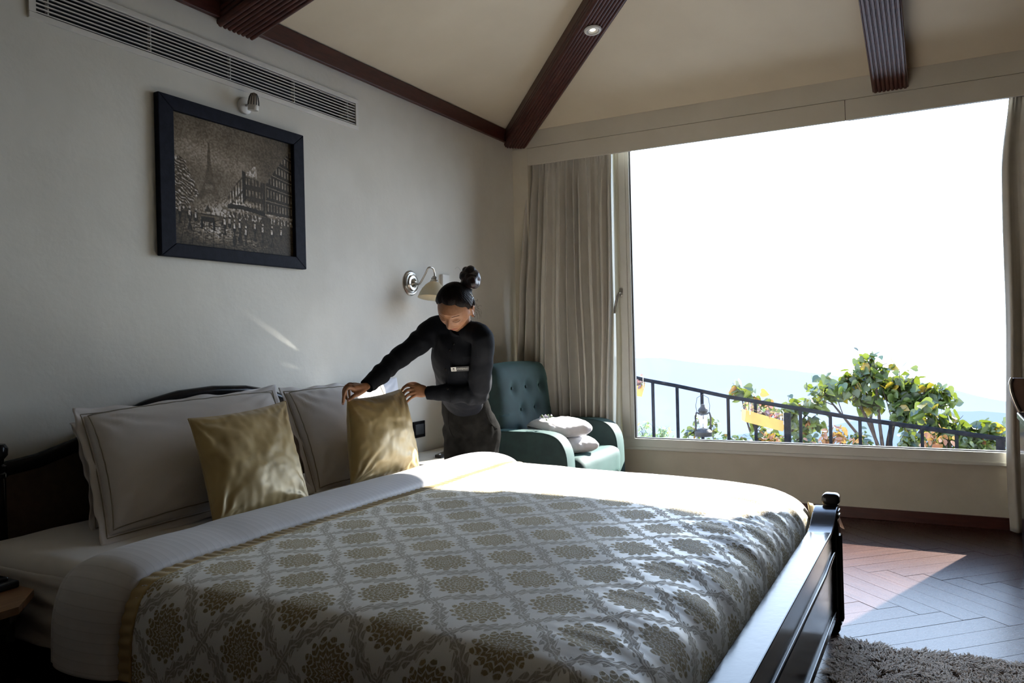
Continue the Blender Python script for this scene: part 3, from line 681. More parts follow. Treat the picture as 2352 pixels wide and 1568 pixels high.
# foot posts: square shaft with fluted face and a rolled cap
def footpost(x):
    y = .436; root = None
    mb = MB(); mb.lathe([(0, .0), (.018, .0), (.027, .015), (.029, .035), (.022, .05)], 20, Matrix.Translation((x, y, 0)))
    prof = [(-.035, .045), (.035, .045), (.035, .30), (.032, .44), (.026, .50), (-.026, .50), (-.032, .44), (-.035, .30)]
    t = MB().prism([(x-.030, y+a, z) for a, z in prof], (.060, 0, 0)).mesh('t'); mb.bm.from_mesh(t)
    mb.box((x-.036, y-.034, .505), (x+.036, y+.034, .518), .004); mb.box((x-.030, y-.030, .49), (x+.030, y+.030, .575), .012, 3)
    mb.box((x-.034, y-.034, .528), (x+.034, y+.034, .538), .004); mb.box((x-.037, y-.036, .556), (x+.037, y+.036, .608), .020, 4)
    for k in (-1, 0, 1): mb.tube([(x+.033, y+k*.019, .06), (x+.033, y+k*.019, .43)], .007, 8).tube([(x-.033, y+k*.019, .06), (x-.033, y+k*.019, .43)], .007, 8)
    for k in (-1, 0, 1): mb.tube([(x+k*.017, y-.036, .06), (x+k*.017, y-.034, .43)], .006, 8)
    return mb.build('foot_post', M['blackwood'], bed, True)
footpost(3.70); footpost(1.46)
# footboard: flat top rail sweeping up to the posts, raised panel, thin bead
def fz(x):
    d = min(x-1.46, 3.70-x); return .500+.062*(1-sm(.03, .30, d))
xs = sorted([1.50+i*(3.665-1.50)/50 for i in range(51)]+[3.665-.32*i/40 for i in range(1, 41)]+[1.50+.32*i/40 for i in range(1, 41)])
v_ = []; 
for x in xs: z = fz(x); v_ += [(x, .498, z-.004), (x, .404, z), (x, .404, z-.020), (x, .498, z-.022)]
n = len(xs); f_ = [[i*4+k, i*4+(k+1) % 4, i*4+4+(k+1) % 4, i*4+4+k] for i in range(n-1) for k in range(4)]+[[0, 3, 2, 1], [4*n-4, 4*n-3, 4*n-2, 4*n-1]]
o = link('foot_rail', pyd('foot_rail', v_, f_), M['blackwood'], bed); m = o.modifiers.new('b', 'BEVEL'); m.width = .004; m.segments = 2; m.limit_method = 'ANGLE'; baked(o)
MB().prism([(1.49, .425, .11)]+[(x, .425, fz(x)-.018) for x in xs]+[(3.67, .425, .11)], (0, .035, 0)).build('foot_panel', M['blackwood'], bed)
zb = lambda x: .345+.02*(1-sm(.05, .4, min(x-1.46, 3.70-x)))
MB().tube([(x, .424, zb(x)) for x in xs], .011, 10).build('bead_moulding', M['blackwood'], bed, True)
MB().box((1.49, .415, .085), (3.67, .465, .12), .004).build('lower_rail', M['blackwood'], bed)
for x in (1.53, 3.66): MB().box((x, .46, .22), (x+.03, 3.05, .42), .005).build('side_rail', M['blackwood'], bed)
MB().box((1.56, .465, .30), (3.66, 3.05, .37)).build('bed_base', M['blackmat'], bed)
# mattress under a fitted sheet
def rbox(name, x0, x1, y0, y1, z0, z1, r, matn, root=None, wob=.004, n=70, seed=0, p=1.0):
    bm = bmesh.new(); bmesh.ops.create_cube(bm, size=1)
    for v in bm.verts: v.co = V((lerp(x0, x1, v.co.x+.5), lerp(y0, y1, v.co.y+.5), lerp(z0, z1, v.co.z+.5)))
    bmesh.ops.bevel(bm, geom=bm.edges[:], offset=r, segments=6, profile=.5, affect='EDGES')
    bmesh.ops.subdivide_edges(bm, edges=[e for e in bm.edges if e.calc_length() > .12], cuts=n//4, use_grid_fill=True)
    bmesh.ops.recalc_face_normals(bm, faces=bm.faces[:]); bm.normal_update()
    for v in bm.verts:
        v.co += v.normal*wob*fbm((v.co.x*4+seed, v.co.y*4, v.co.z*12), 3)
    me = bpy.data.meshes.new(name); bm.to_mesh(me); bm.free()
    l = me.uv_layers.new(name='UVMap')
    for p_ in me.polygons:
        for li in p_.loop_indices:
            c_ = me.vertices[me.loops[li].vertex_index].co; l.data[li].uv = (c_.x+c_.z*.5, c_.y+c_.z*.5)
    o = link(name, me, M[matn], root, True); return o
mt = empty('mattress', (2.6, 1.8, .37), 'thick mattress in a plain white fitted sheet, bare beside the pillows', 'mattress')
mb_ = rbox('mattress_body', 1.50, 3.70, .575, 3.035, .375, .635, .085, 'sheet', mt, .010)
for v_ in mb_.data.vertices:
    v_.co.z -= .06*sm(1.0, .62, v_.co.y)*sm(.40, .60, v_.co.z)
def droop(u, v):            # loose sheet hanging over the near side
    y = lerp(3.0, 2.18, u); z = lerp(.60, .43+.10*sm(.25, 0, u)-.05*u, v); return (1.494-.035*v**1.5-.012*math.sin(v*17+u*5+2*math.sin(u*6))*v-.01*fbm((u*4, v*6, 2)), y, z)
baked(grid('sheet_skirt', 50, 26, droop, M['sheet'], mt, lambda u, v: (u, v), solid=.004))
# common cross-section of all the covers
def profile(pts, sub=8):
    P, _ = smooth_path([(a, 0, b) for a, b in pts], [.01]*len(pts), sub); P = [(p.x, p.z) for p in P]; s_ = [0]
    for a, b in zip(P, P[1:]): s_.append(s_[-1]+math.hypot(b[0]-a[0], b[1]-a[1]))
    return P, s_
XP, XS = profile([(1.392, .405), (1.400, .50), (1.412, .585), (1.445, .638), (1.51, .658), (1.75, .664), (2.3, .668), (2.9, .668), (3.35, .664), (3.60, .654), (3.70, .625), (3.742, .56), (3.752, .45), (3.755, .30)])
def at_prof(P, S, t):
    s = t*S[-1]; i = 0
    import bisect
    i = max(0, min(len(S)-2, bisect.bisect_right(S, s)-1)); f = (s-S[i])/(S[i+1]-S[i]+1e-9); return lerp(P[i][0], P[i+1][0], f), lerp(P[i][1], P[i+1][1], f), s
def nrm(P, S, t):
    a = at_prof(P, S, max(0, t-.004)); b = at_prof(P, S, min(1, t+.004)); d = V((b[0]-a[0], 0, b[1]-a[1])).normalized(); return V((-d.z, 0, d.x))
YP, YS = profile([(1.985, .0), (1.6, .0), (1.2, -.002), (.95, -.008), (.80, -.018), (.70, -.030), (.62, -.052), (.56, -.088), (.525, -.14), (.515, -.21)], 6)
SXT = XS[-1]
def cover(u, v, lift=0.0, dx=0.0):
    x, z, s = at_prof(XP, XS, u); y, dz, t = at_prof(YP, YS, v); n = nrm(XP, XS, u)
    side = sm(.60, .50, z) if x < 2 else 0; top = 1-side
    w = .006*fbm((s*2.2, t*2.2, 1), 3)*top + .009*fbm((s*1.2, t*5.5, 5), 2)*side*1.6
    foot = sm(.95, .6, y)
    w += foot*top*(.007*math.sin(s*58+3*math.sin(t*7)+2*fbm((s*3, t*2, 8)))*sm(2.2, 3.6, x)*.8+.008*fbm((s*9, t*2, 3)))
    zz = z+dz*(1 if z > .55 else sm(.30, .55, z))
    w += .012*sm(3.0, 3.6, x)*sm(1.1, 2.0, y)*top
    inx = (2.65-x)*0.012*foot
    p = V((x+inx, y, zz))+n*(w+lift+.002)
    return p, s, t
dv = empty('bedspread', (2.6, 1.2, .64), 'cream brocade bedspread with gold flower medallions covering the lower bed', 'bedspread')
def dfn(u, v): return tuple(cover(u, v)[0])
o = grid('brocade_cover', 300, 170, dfn, M['damask'], dv, lambda u, v: (at_prof(XP, XS, u)[2]+1.115, 1.985-at_prof(YP, YS, v)[2]), solid=.006, offset=-1); baked(o)
# satin border strip with fine gathers
def strip(name, ya, yb, lift, matn, root, gath, nu=700, nv=10, bulge=0, solid=.004, zoff=None, umax=1.0, uvs=1):
    def fn(u, v):
        u2 = u*umax; x, z, s = at_prof(XP, XS, u2); n = nrm(XP, XS, u2); y = lerp(ya, yb, v)
        side = sm(.60, .50, z) if x < 2 else 0
        w = .006*fbm((s*2.2, .0, 1), 3)*(1-side)+.009*fbm((s*1.2, 0, 5), 2)*side
        w += gath*math.sin(s*2*PI/.034+math.sin(s*9)*2+v*1.6)*math.sin(PI*min(1, max(0, v*.9+.1)))
        w += (bulge(v) if bulge else 0)+.012*sm(3.0, 3.6, x)
        yy = y+.008*fbm((s*1.6, 3, ya), 2)+.01*side*math.sin(s*9)
        return tuple(V((x, yy, z))+n*(w+lift))
    o = grid(name, nu, nv, fn, M[matn], root, lambda u, v: (u*umax*SXT, lerp(ya, yb, v)), solid=solid, offset=0); return baked(o)
strip('satin_border', 1.935, 2.005, .0085, 'gold', dv, .0022, 800, 9)
# turned-back striped duvet
fd = empty('folded_duvet', (2.6, 2.1, .66), 'white striped duvet edge turned back in a thick roll below the pillows', 'duvet')
def roll(v): return .046*max(0, math.sin(PI*min(1, v*1.0)))**.42
strip('striped_fold', 1.985, 2.265, .004, 'stripe', fd, .0, 420, 26, bulge=lambda v: roll(v)+.0, solid=.006)
def underfold(v): return .018*max(0, math.sin(PI*v))**.5
strip('under_layer', 2.18, 2.30, .001, 'stripe', fd, 0, 300, 8, bulge=underfold)
# dangling gold corner by the far foot post
c1 = on(1926, 1180, 1, .40); c2 = on(1940, 1215, 1, .40); c3 = on(1925, 1204, 1, .42)
o = MB().prism([c1, c2, c3, on(1916, 1175, 1, .43)], (.012, .01, 0)).build('cover_corner', M['gold'], dv)
def tuck(u, v): 
    a = lerp(0, 1, u); p = on(1868+38*u, 1215-15*u-(62-40*u)*v, 1, .50-.03*u); return (p.x, p.y+.02*v+.006*math.sin(u*30), p.z)
baked(grid('satin_lining', 24, 8, tuck, M['gold'], dv, solid=.004))
# ------------------------------------------------------------------ pillows
def pillow(name, label, cat, TL, TR, BR, BL, T, matn, flange=0, group=None, seed=0, pinch=.05, wr=.006, pw=.42, N=60, cords=True, toward=V((-.3, -1, .2)), seam=False):
    c = [V(p) for p in (TL, TR, BR, BL)]; nm = ((c[1]-c[0]).cross(c[3]-c[0])).normalized()
    if nm.dot(toward) < 0: nm = -nm
    W_ = ((c[1]-c[0]).length+(c[2]-c[3]).length)/2; H_ = ((c[3]-c[0]).length+(c[2]-c[1]).length)/2
    def pos(u, v):       # u, v in -1..1 ; v=+1 top
        a = (u+1)/2; b = (1-v)/2
        return c[0]*(1-a)*(1-b)+c[1]*a*(1-b)+c[2]*a*b+c[3]*(1-a)*b
    def surf(u, v, sgn):
        uu_ = u*(1-pinch*(1-v*v)); vv_ = v*(1-pinch*(1-u*u)); p = pos(uu_, vv_)
        e = max(0, (1-u*u))*max(0, (1-v*v)); h = T*(e**pw)
        w_ = 0
        for k, (cu, cv_) in enumerate(((-1, 1), (1, 1), (1, -1), (-1, -1))):
            du = u-cu; dv_ = v-cv_; d = math.hypot(du, dv_); a = math.atan2(dv_, du); w_ += math.exp(-d*1.5)*math.sin(a*13+seed*1.7+k*2+3*fbm((u*2, v*2, seed+k)))*min(1, d*3)
        w_ += .9*fbm((u*2.2+seed, v*2.2, sgn), 3)
        ed = min(1, e*6)
        w_ += .7*math.sin(u*34+seed+4*fbm((u*3, 0, seed)))*math.exp(-(1-abs(v))*9)+.6*math.sin(v*28+seed)*math.exp(-(1-abs(u))*9)
        return p+nm*sgn*(h+w_*wr*ed*(1 if sgn > 0 else .4))
    root = empty(name, ((c[2]+c[3])/2), label, cat, group)
    vs = []; fs = []; uv = []
    q = [math.sin((i/(N-1)-.5)*PI) for i in range(N)]
    for sgn in (1, -1):
        base = len(vs)
        for j in range(N):
            for i in range(N):
                vs.append(surf(q[i], q[j], sgn)); uv.append((q[i]*W_/2, q[j]*H_/2))
        for j in range(N-1):
            for i in range(N-1):
                f = [base+j*N+i, base+j*N+i+1, base+(j+1)*N+i+1, base+(j+1)*N+i]; fs.append(f if sgn > 0 else f[::-1])
    me = pyd('pillow_body', vs, fs, uv); bm = bmesh.new(); bm.from_mesh(me); bmesh.ops.remove_doubles(bm, verts=bm.verts[:], dist=1e-5); bmesh.ops.recalc_face_normals(bm, faces=bm.faces[:]); bm.to_mesh(me); bm.free()
    link(name+'_body', me, M[matn], root, True)
    # perimeter
    K = 60; per = [(lerp(-1, 1, i/K), 1) for i in range(K)]+[(1, lerp(1, -1, i/K)) for i in range(K)]+[(lerp(1, -1, i/K), -1) for i in range(K)]+[(-1, lerp(-1, 1, i/K)) for i in range(K)]
    if flange:
        vs = []; uv = []; R = 5
        for r_ in range(R):
            for k, (u, v) in enumerate(per):
                s1 = 1+flange/(W_/2)*r_/(R-1)-.02; s2 = 1+flange/(H_/2)*r_/(R-1)-.02
                p = pos(u*(1-pinch*(1-v*v))*s1, v*(1-pinch*(1-u*u))*s2)+nm*((r_/(R-1))**1.3*(.009*math.sin(k*.21+seed)+.006*math.sin(k*.53+seed*2)))
                vs.append(p); uv.append((k*.01, r_*.01))
        n = len(per); fs = [[r_*n+k, r_*n+(k+1) % n, (r_+1)*n+(k+1) % n, (r_+1)*n+k] for r_ in range(R-1) for k in range(n)]
        o = link('flange', pyd('flange', vs, fs, uv), M[matn], root, True); m = o.modifiers.new('s', 'SOLIDIFY'); m.thickness = .003; m.offset = 0; baked(o)
        if cords:
            for off in (-.012, .010):
                P = []
                for (u, v) in per+per[:1]:
                    s1 = 1+off/(W_/2); s2 = 1+off/(H_/2)
                    base = surf(min(1, max(-1, u*s1)), min(1, max(-1, v*s2)), 1) if off < 0 else pos(u*(1-pinch*(1-v*v))*s1, v*(1-pinch*(1-u*u))*s2)
                    P.append(base+nm*.004)
                MB().tube(P, .0022, 6, False).build('cord_trim', M['cord'], root, True)
    elif seam:
        P = [pos(u*(1-pinch*(1-v*v)), v*(1-pinch*(1-u*u)))+nm*.001 for u, v in per+per[:1]]
        MB().tube(P, .0028, 6, False).build('piped_edge', M[matn], root, True)
    return root
TWD = V((-.2, -1, .2))
pillow('pillow', 'white bordered pillow mostly hidden behind the front left pillow', 'pillow', on(182, 985, 1, 3.03), on(600, 905, 1, 3.05), V((2.72, 2.86, .65)), on(222, 1208, 1, 2.80), .055, 'pillow', .042, 'pillows against the headboard', 3)
pillow('pillow', 'white rounded pillow standing behind the front right pillow', 'pillow', on(690, 900, 1, 3.04), on(910, 866, 1, 3.02), on(928, 1040, 1, 2.98), on(750, 1100, 1, 2.93), .055, 'pillow2', 0, 'pillows against the headboard', 5, pinch=.02, pw=.32)
pillow('pillow', 'large cream pillow with taupe corded border at the near end of the headboard', 'pillow', on(190, 957, 1, 2.96), on(622, 902, 1, 2.93), V((2.68, 2.52, .665)), on(250, 1232, 1, 2.55), .105, 'pillow', .048, 'pillows against the headboard', 1, pinch=.03, pw=.40)
pillow('pillow', 'cream corded pillow standing between the two gold cushions', 'pillow', on(655, 903, 1, 2.93), on(870, 884, 1, 2.85), on(950, 1090, 1, 2.56), on(728, 1132, 1, 2.50), .10, 'pillow', .045, 'pillows against the headboard', 2, pinch=.03, pw=.40)
pillow('cushion', 'gold satin square cushion leaning on the large near pillow', 'cushion', on(432, 962, 1, 2.58), on(656, 921, 1, 2.60), on(713, 1154, 1, 2.31), on(492, 1219, 1, 2.31), .085, 'gold', 0, 'gold satin cushions', 7, pinch=.07, wr=.0065, pw=.50, N=90, seam=True)
pillow('cushion', 'gold satin square cushion held at its corners by the person', 'cushion', on(797, 918, 1, 2.48), on(924, 892, 1, 2.52), on(965, 1084, 1, 2.34), on(806, 1120, 1, 2.33), .095, 'gold', 0, 'gold satin cushions', 11, pinch=.06, wr=.006, pw=.50, N=90, seam=True)
# ------------------------------------------------------------------ bedside tables
M['oak'] = simple('waxed_brown_wood', (.20, .11, .05), (.28, .16, .075), 8, .35, .1, .002, 50, stretch=(1, 8, 1))
M['creamtop'] = simple('cream_laminate', (.55, .51, .42), (.60, .56, .47), 10, .5, .05, .001)
ns = empty('bedside_table', (1.15, 2.7, 0), 'dark bedside table with brown eight-cornered top at the near bed corner', 'bedside table')
poly_ = [(1.478, 3.05), (1.476, 2.619), (1.469, 2.514), (1.349, 2.385), (.95, 2.385), (.83, 2.50), (.83, 3.05)]
MB().prism([(x, y, .538) for x, y in poly_], (0, 0, .022)).build('table_top', M['oak'], ns)
inn = [(1.15+(x-1.15)*.93, 2.72+(y-2.72)*.93) for x, y in poly_]
MB().prism([(x, y, .505) for x, y in inn], (0, 0, .033)).build('cornice', M['blackwood'], ns)
inn = [(1.15+(x-1.15)*.86, 2.72+(y-2.72)*.86) for x, y in poly_]
MB().prism([(x, y, .06) for x, y in inn], (0, 0, .445)).build('cabinet_body', M['blackwood'], ns)
for z0, z1 in ((.30, .48), (.09, .27)):
    d = MB().box((.95, 2.415, z0), (1.33, 2.435, z1), .004).build('drawer', M['blackwood'], ns); MB().ball((1.14, 2.405, (z0+z1)/2), .014).build('knob', M['metal'], d, True)
for x, y in ((.88, 2.5), (1.36, 2.5), (.88, 2.98), (1.40, 2.98)): MB().lathe([(0, 0), (.018, 0), (.026, .03), (.024, .065), (0, .065)], 14, Matrix.Translation((x, y, 0))).build('foot', M['blackwood'], ns, True)
ph = empty('black_tray', (1.3, 2.74, .56), 'low black tray on the dark bedside table at the left edge', 'tray')
MB().box((1.08, 2.575, .561), (1.462, 2.93, .585), .006).build('tray_base', M['blackmat'], ph); MB().box((1.10, 2.595, .585), (1.44, 2.91, .598), .005).build('tray_pad', M['blackwood'], ph)
M['paper'] = simple('paper', (.42, .43, .42), (.47, .48, .47), 30, .7, .05, .001)
o = MB().box((1.20, 2.62, .5985), (1.415, 2.86, .605)).build('note_card', M['paper']); tag(o, 'pale printed card lying on the black tray', 'card')
n2 = empty('bedside_table', (4.2, 2.9, 0), 'cream topped bedside table under the black switch plate', 'bedside table')
MB().box((3.80, 2.72, .545), (4.74, 3.115, .566), .004).build('table_top', M['creamtop'], n2); MB().box((3.83, 2.75, .05), (4.71, 3.11, .545), .003).build('cabinet_body', M['creamtop'], n2)
d = MB().box((3.86, 2.738, .33), (4.68, 2.75, .52), .003).build('drawer', M['creamtop'], n2); MB().ball((4.27, 2.73, .43), .013).build('knob', M['metal'], d, True)
q0 = on(1006, 1049, 2, .574); q1 = on(1022, 1042, 2, .574)
pn = empty('black_remote', q0, 'small glossy black remote lying on the cream bedside table', 'remote')
dr_ = (q1-q0).normalized(); sd_ = V((-dr_.y, dr_.x, 0)); 
MB().prism([q0-sd_*.02-V((0, 0, .007)), q1-sd_*.02+dr_*.03-V((0, 0, .007)), q1+sd_*.02+dr_*.03-V((0, 0, .007)), q0+sd_*.02-V((0, 0, .007))], (0, 0, .02)).build('remote_body', M['blackwood'], pn)
MB().box(q0+V((.01, -.003, .013)), q0+V((.03, .008, .016)), .001).build('button', M['metal'], pn)
# ------------------------------------------------------------------ armchair
ch = empty('armchair', (5.3, 2.5, 0), 'dark teal velvet armchair with button back in the corner by the curtain', 'armchair')
def arm(x0, x1):
    prof = [(2.90, .12), (2.92, .60), (2.90, .66), (2.80, .685), (2.45, .688), (2.34, .682), (2.26, .655), (2.21, .60), (2.185, .52), (2.175, .35), (2.175, .12)]
    P, _ = smooth_path([(0, a, b) for a, b in prof[2:-1]], [.01]*len(prof[2:-1]), 4); prof = [(p.y, p.z) for p in P]+[(2.175, .12), (2.92, .12)]
    o = MB().prism([(x0, a, b) for a, b in prof], (x1-x0, 0, 0)).build('armrest', M['teal'], ch)
    m = o.modifiers.new('b', 'BEVEL'); m.width = .048; m.segments = 5; m.limit_method = 'ANGLE'; m.angle_limit = .9; baked(o); shade(o.data, 60)
    for v in o.data.vertices: v.co.x += .006*fbm((v.co.y*6, v.co.z*6, x0))
arm(4.76, 4.90); arm(5.68, 5.84)
def backf(sgn):
    def fn(u, v):
        a = u*2-1; b = v*2-1
        x = 5.28+a*.42*(1-.03*b); z = .42+(b+1)/2*.73; y = 2.74+.10*(z-.42)
        e = (max(0, 1-abs(a)**7)*max(0, 1-abs(b)**7))**.5
        h = .075*e
        if sgn > 0:
            for bx_, bz in BT:
                h -= .028*math.exp(-((x-bx_)**2+(z-bz)**2)/.0018)
        # round the upper corners
        if b > .6 and abs(a) > .75:
            k_ = (b-.6)/.4; x = 5.28+math.copysign(.42*(.75+(abs(a)-.75)*(1-.35*k_*k_)), a)
        z -= .02*a*a*(b > 0)
        return (x, y-sgn*h+(0.0 if sgn > 0 else 0.05), z)
    return fn
BT = [(5.06, .96), (5.28, .96), (5.50, .96), (5.17, .80), (5.39, .80), (5.06, .64), (5.28, .64), (5.50, .64)]
bb = bmesh.new()
for sgn in (1, -1):
    g_ = backf(sgn); vs = [g_(i/59, j/59) for j in range(60) for i in range(60)]; fs = [[j*60+i, j*60+i+1, (j+1)*60+i+1, (j+1)*60+i] for j in range(59) for i in range(59)]
    me = pyd('t', vs, [f if sgn > 0 else f[::-1] for f in fs]); bb.from_mesh(me)
bd_ = [e for e in bb.edges if e.is_boundary]; bmesh.ops.bridge_loops(bb, edges=bd_); bmesh.ops.recalc_face_normals(bb, faces=bb.faces[:])
me = bpy.data.meshes.new('backrest'); bb.to_mesh(me); bb.free(); link('backrest', me, M['teal'], ch, True)
for x, z in BT: MB().ball((x, 2.74+.1*(z-.42)-.052, z), (.012, .008, .012)).build('button', M['teal'], ch, True)
rbox('seat_cushion', 4.905, 5.675, 2.135, 2.76, .28, .50, .07, 'teal', ch, .006, 40, 3)
MB().box((4.80, 2.20, .12), (5.80, 2.88, .29), .02).build('seat_base', M['teal'], ch)
for x, y in ((4.84, 2.24), (5.76, 2.24), (4.84, 2.86), (5.76, 2.86)): MB().lathe([(0, 0), (.015, 0), (.024, .125), (0, .125)], 14, Matrix.Translation((x, y, 0))).build('leg', M['blackwood'], ch, True)
# towels
def slab(name, label, c, sx, sy, h, ang, parent=None, seed=0):
    Mt = Matrix.Translation(c) @ Matrix.Rotation(ang, 4, 'Z'); N1, N2 = 56, 44; vs = []
    for j in range(N2):
        b = 2*PI*j/N2; cy_, sz_ = math.cos(b), math.sin(b); k_ = (abs(cy_)**2.6+abs(sz_)**2.6)**(-1/2.6)
        for i in range(N1):
            a = math.sin((i/(N1-1)-.5)*PI); e = (1-abs(a)**6)**.4 if abs(a) < 1 else 0
            e = max(e, .02)
            p = V((a*sx/2, cy_*k_*sy/2*(.82+.18*e), sz_*k_*h/2*e))
            p += V((0, 1, 0))*.004*fbm((a*4, cy_*3, seed+sz_))+V((0, 0, 1))*.006*fbm((a*4+seed, cy_*4, 1+sz_))
            if sy/2*cy_ > 0: p.z += .004*math.sin(sz_*9)
            vs.append(Mt @ p)
    fs = [[j*N1+i, j*N1+i+1, ((j+1) % N2)*N1+i+1, ((j+1) % N2)*N1+i] for j in range(N2) for i in range(N1-1)]+[[j*N1 for j in range(N2)], [j*N1+N1-1 for j in range(N2)][::-1]]
    me = pyd(name, vs, fs); o = link(name, me, M['towel'], parent, True); return tag(o, label, 'towel', 'folded towels on the armchair')
slab('folded_towel', 'white folded towel lower in the stack on the armchair', V((5.19, 2.38, .560)), .33, .40, .125, math.radians(-35), seed=1)
slab('folded_towel', 'white folded towel on top, carrying a flower sprig', V((5.14, 2.41, .680)), .34, .42, .13, math.radians(-38), seed=5)
fs_ = on(1256, 966, 2, .748); sg_ = empty('flower_sprig', fs_, 'small sprig of pale lilac flowers on the top towel', 'flowers')
M['stem'] = simple('green_stem', (.10, .16, .05), (.14, .2, .07), 30, .6); M['lilac'] = simple('lilac_petals', (.50, .44, .60), (.66, .62, .72), 60, .6)
for k in range(9):
    a = k*.7+.3; d = V((math.cos(a)*.05*(.4+.6*random.random()), math.sin(a)*.05*(.4+.6*random.random()), .012+.022*random.random()))
    MB().tube([fs_, fs_+d*.5+V((0, 0, .006)), fs_+d], [.0014, .0012, .001], 6).build('stem', M['stem'], sg_)
    mb = MB()
    for q in range(5): mb.ball(fs_+d+V((random.uniform(-.008, .008), random.uniform(-.008, .008), random.uniform(-.004, .01))), .0055, u=8, v=5)
    mb.build('bloom', M['lilac'] if k % 3 else M['stem'], sg_, True)
MB().tube([fs_, fs_+V((.03, -.05, .0)), fs_+V((.05, -.10, -.002))], [.0016, .0014, .001], 6).build('stem', M['stem'], sg_)
# ------------------------------------------------------------------ dark desk and chair at the right edge
dk = empty('writing_desk', (4.9, -.9, 0), 'black writing desk cut by the right edge of the picture', 'desk')
dt = on(2331, 947, 0, 4.95)
ye_ = dt.y
MB().box((4.35, ye_-.01, dt.z-.035), (4.97, ye_-1.3, dt.z), .006).build('desk_top', M['blackwood'], dk); MB().box((4.38, ye_-.02, .0), (4.955, ye_-.06, dt.z-.035), .003).build('side_panel', M['blackwood'], dk)
MB().box((4.38, ye_-1.24, .0), (4.955, ye_-1.28, dt.z-.035), .003).build('side_panel', M['blackwood'], dk); MB().box((4.93, ye_-.06, .25), (4.95, ye_-1.24, dt.z-.035)).build('back_panel', M['blackwood'], dk)
dc = empty('desk_chair', (5.35, -.75, 0), 'brown desk chair with pale metal rim, its rounded arm showing above the desk', 'chair')
M['leather'] = simple('brown_leather', (.10, .055, .035), (.13, .075, .05), 20, .5, .2, .002, 120)
XC = 5.15
ap = [on(px_, py_, 0, XC) for px_, py_ in ((2326, 868), (2321, 880), (2323, 900), (2332, 925), (2342, 945))]
P, R = smooth_path(ap, [.012]*5, 5); MB().tube(P, .011, 10).build('arm_rim', M['metal'], dc, True)
MB().prism([p+V((0, -.004, 0)) for p in P]+[P[-1]+V((0, -.32, -.02)), P[0]+V((0, -.30, -.01))], (.04, 0, 0)).build('armrest', M['leather'], dc)
MB().box((XC-.1, ye_-.12, .42), (XC+.38, ye_-.62, .50), .03, 3).build('seat', M['leather'], dc)
MB().box((XC+.33, ye_-.12, .46), (XC+.40, ye_-.62, 1.0), .03, 3).build('backrest', M['leather'], dc)
for x, y in ((XC-.07, ye_-.14), (XC+.36, ye_-.14), (XC-.07, ye_-.6), (XC+.36, ye_-.6)): MB().tube([(x, y, 0), (x, y, .43)], .014, 10).build('leg', M['metal'], dc, True)
MB().tube([P[-1]+V((.02, -.02, 0)), (XC+.02, ye_-.16, .46)], .013, 10).build('arm_support', M['metal'], dc, True)
# ------------------------------------------------------------------ shaggy rug
rg = empty('shaggy_rug', (2.4, -.3, 0), 'shaggy taupe brown rug on the parquet at the foot of the bed', 'rug')
M['pile'] = None
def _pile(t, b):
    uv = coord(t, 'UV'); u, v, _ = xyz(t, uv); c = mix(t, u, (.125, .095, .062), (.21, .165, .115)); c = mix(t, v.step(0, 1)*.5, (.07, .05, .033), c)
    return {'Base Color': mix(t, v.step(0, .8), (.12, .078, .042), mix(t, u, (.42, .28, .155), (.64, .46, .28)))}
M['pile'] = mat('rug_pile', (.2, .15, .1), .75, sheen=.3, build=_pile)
RX0, RX1, RY0, RY1 = 1.25, 3.52, -1.15, .375
MB().box((RX0, RY0, .0006), (RX1, RY1, .012), .003).build('backing', M['pile'], rg)
def blades(n, x0, x1, y0, y1):
    bx = rng.uniform(x0, x1, n); by = rng.uniform(y0, y1, n); vs = np.zeros((n, 7, 3)); uvs = np.zeros((n, 7, 2))
    cl_x = np.round(bx/.028)*.028+.012*np.sin(by*60); cl_y = np.round(by/.028)*.028+.012*np.sin(bx*70)
    ang = np.array([4.5*mnoise.noise(V((a*5, b*5, 0)))+3.5*mnoise.noise(V((a*26, b*26, 4))) for a, b in zip(cl_x, cl_y)])-.9
    ang += rng.normal(0, .25, n); ln = rng.uniform(.04, .075, n); hh = rng.uniform(.016, .036, n); wd = rng.uniform(.0014, .0030, n)
    dx, dy = np.cos(ang), np.sin(ang); sx, sy = -dy, dx
    tx = bx+(cl_x-bx)*.55; ty = by+(cl_y-by)*.55
    for k, (t, w_) in enumerate(((0, 1), (.33, 1.1), (.68, .8), (1, 0))):
        h = .010+hh*math.sin(PI*min(1, t*.78))/1*1.0
        cxx = bx+(tx-bx)*t+dx*ln*t; cyy = by+(ty-by)*t+dy*ln*t
        if k < 3:
            for s_, j in ((-1, 0), (1, 1)):
                vs[:, k*2+j, 0] = cxx+s_*sx*wd*w_; vs[:, k*2+j, 1] = cyy+s_*sy*wd*w_; vs[:, k*2+j, 2] = h
        else: vs[:, 6, 0] = cxx; vs[:, 6, 1] = cyy; vs[:, 6, 2] = h
        uvs[:, [k*2, k*2+1] if k < 3 else [6], 1] = t
    uvs[:, :, 0] = rng.random(n)[:, None]
    b0 = (np.arange(n)*7)[:, None]
    tri = np.concatenate([b0+np.array([0, 1, 3, 2]), b0+np.array([2, 3, 5, 4])], 0); tip = b0+np.array([4, 5, 6])
    return vs.reshape(-1, 3), uvs.reshape(-1, 2), tri, tip
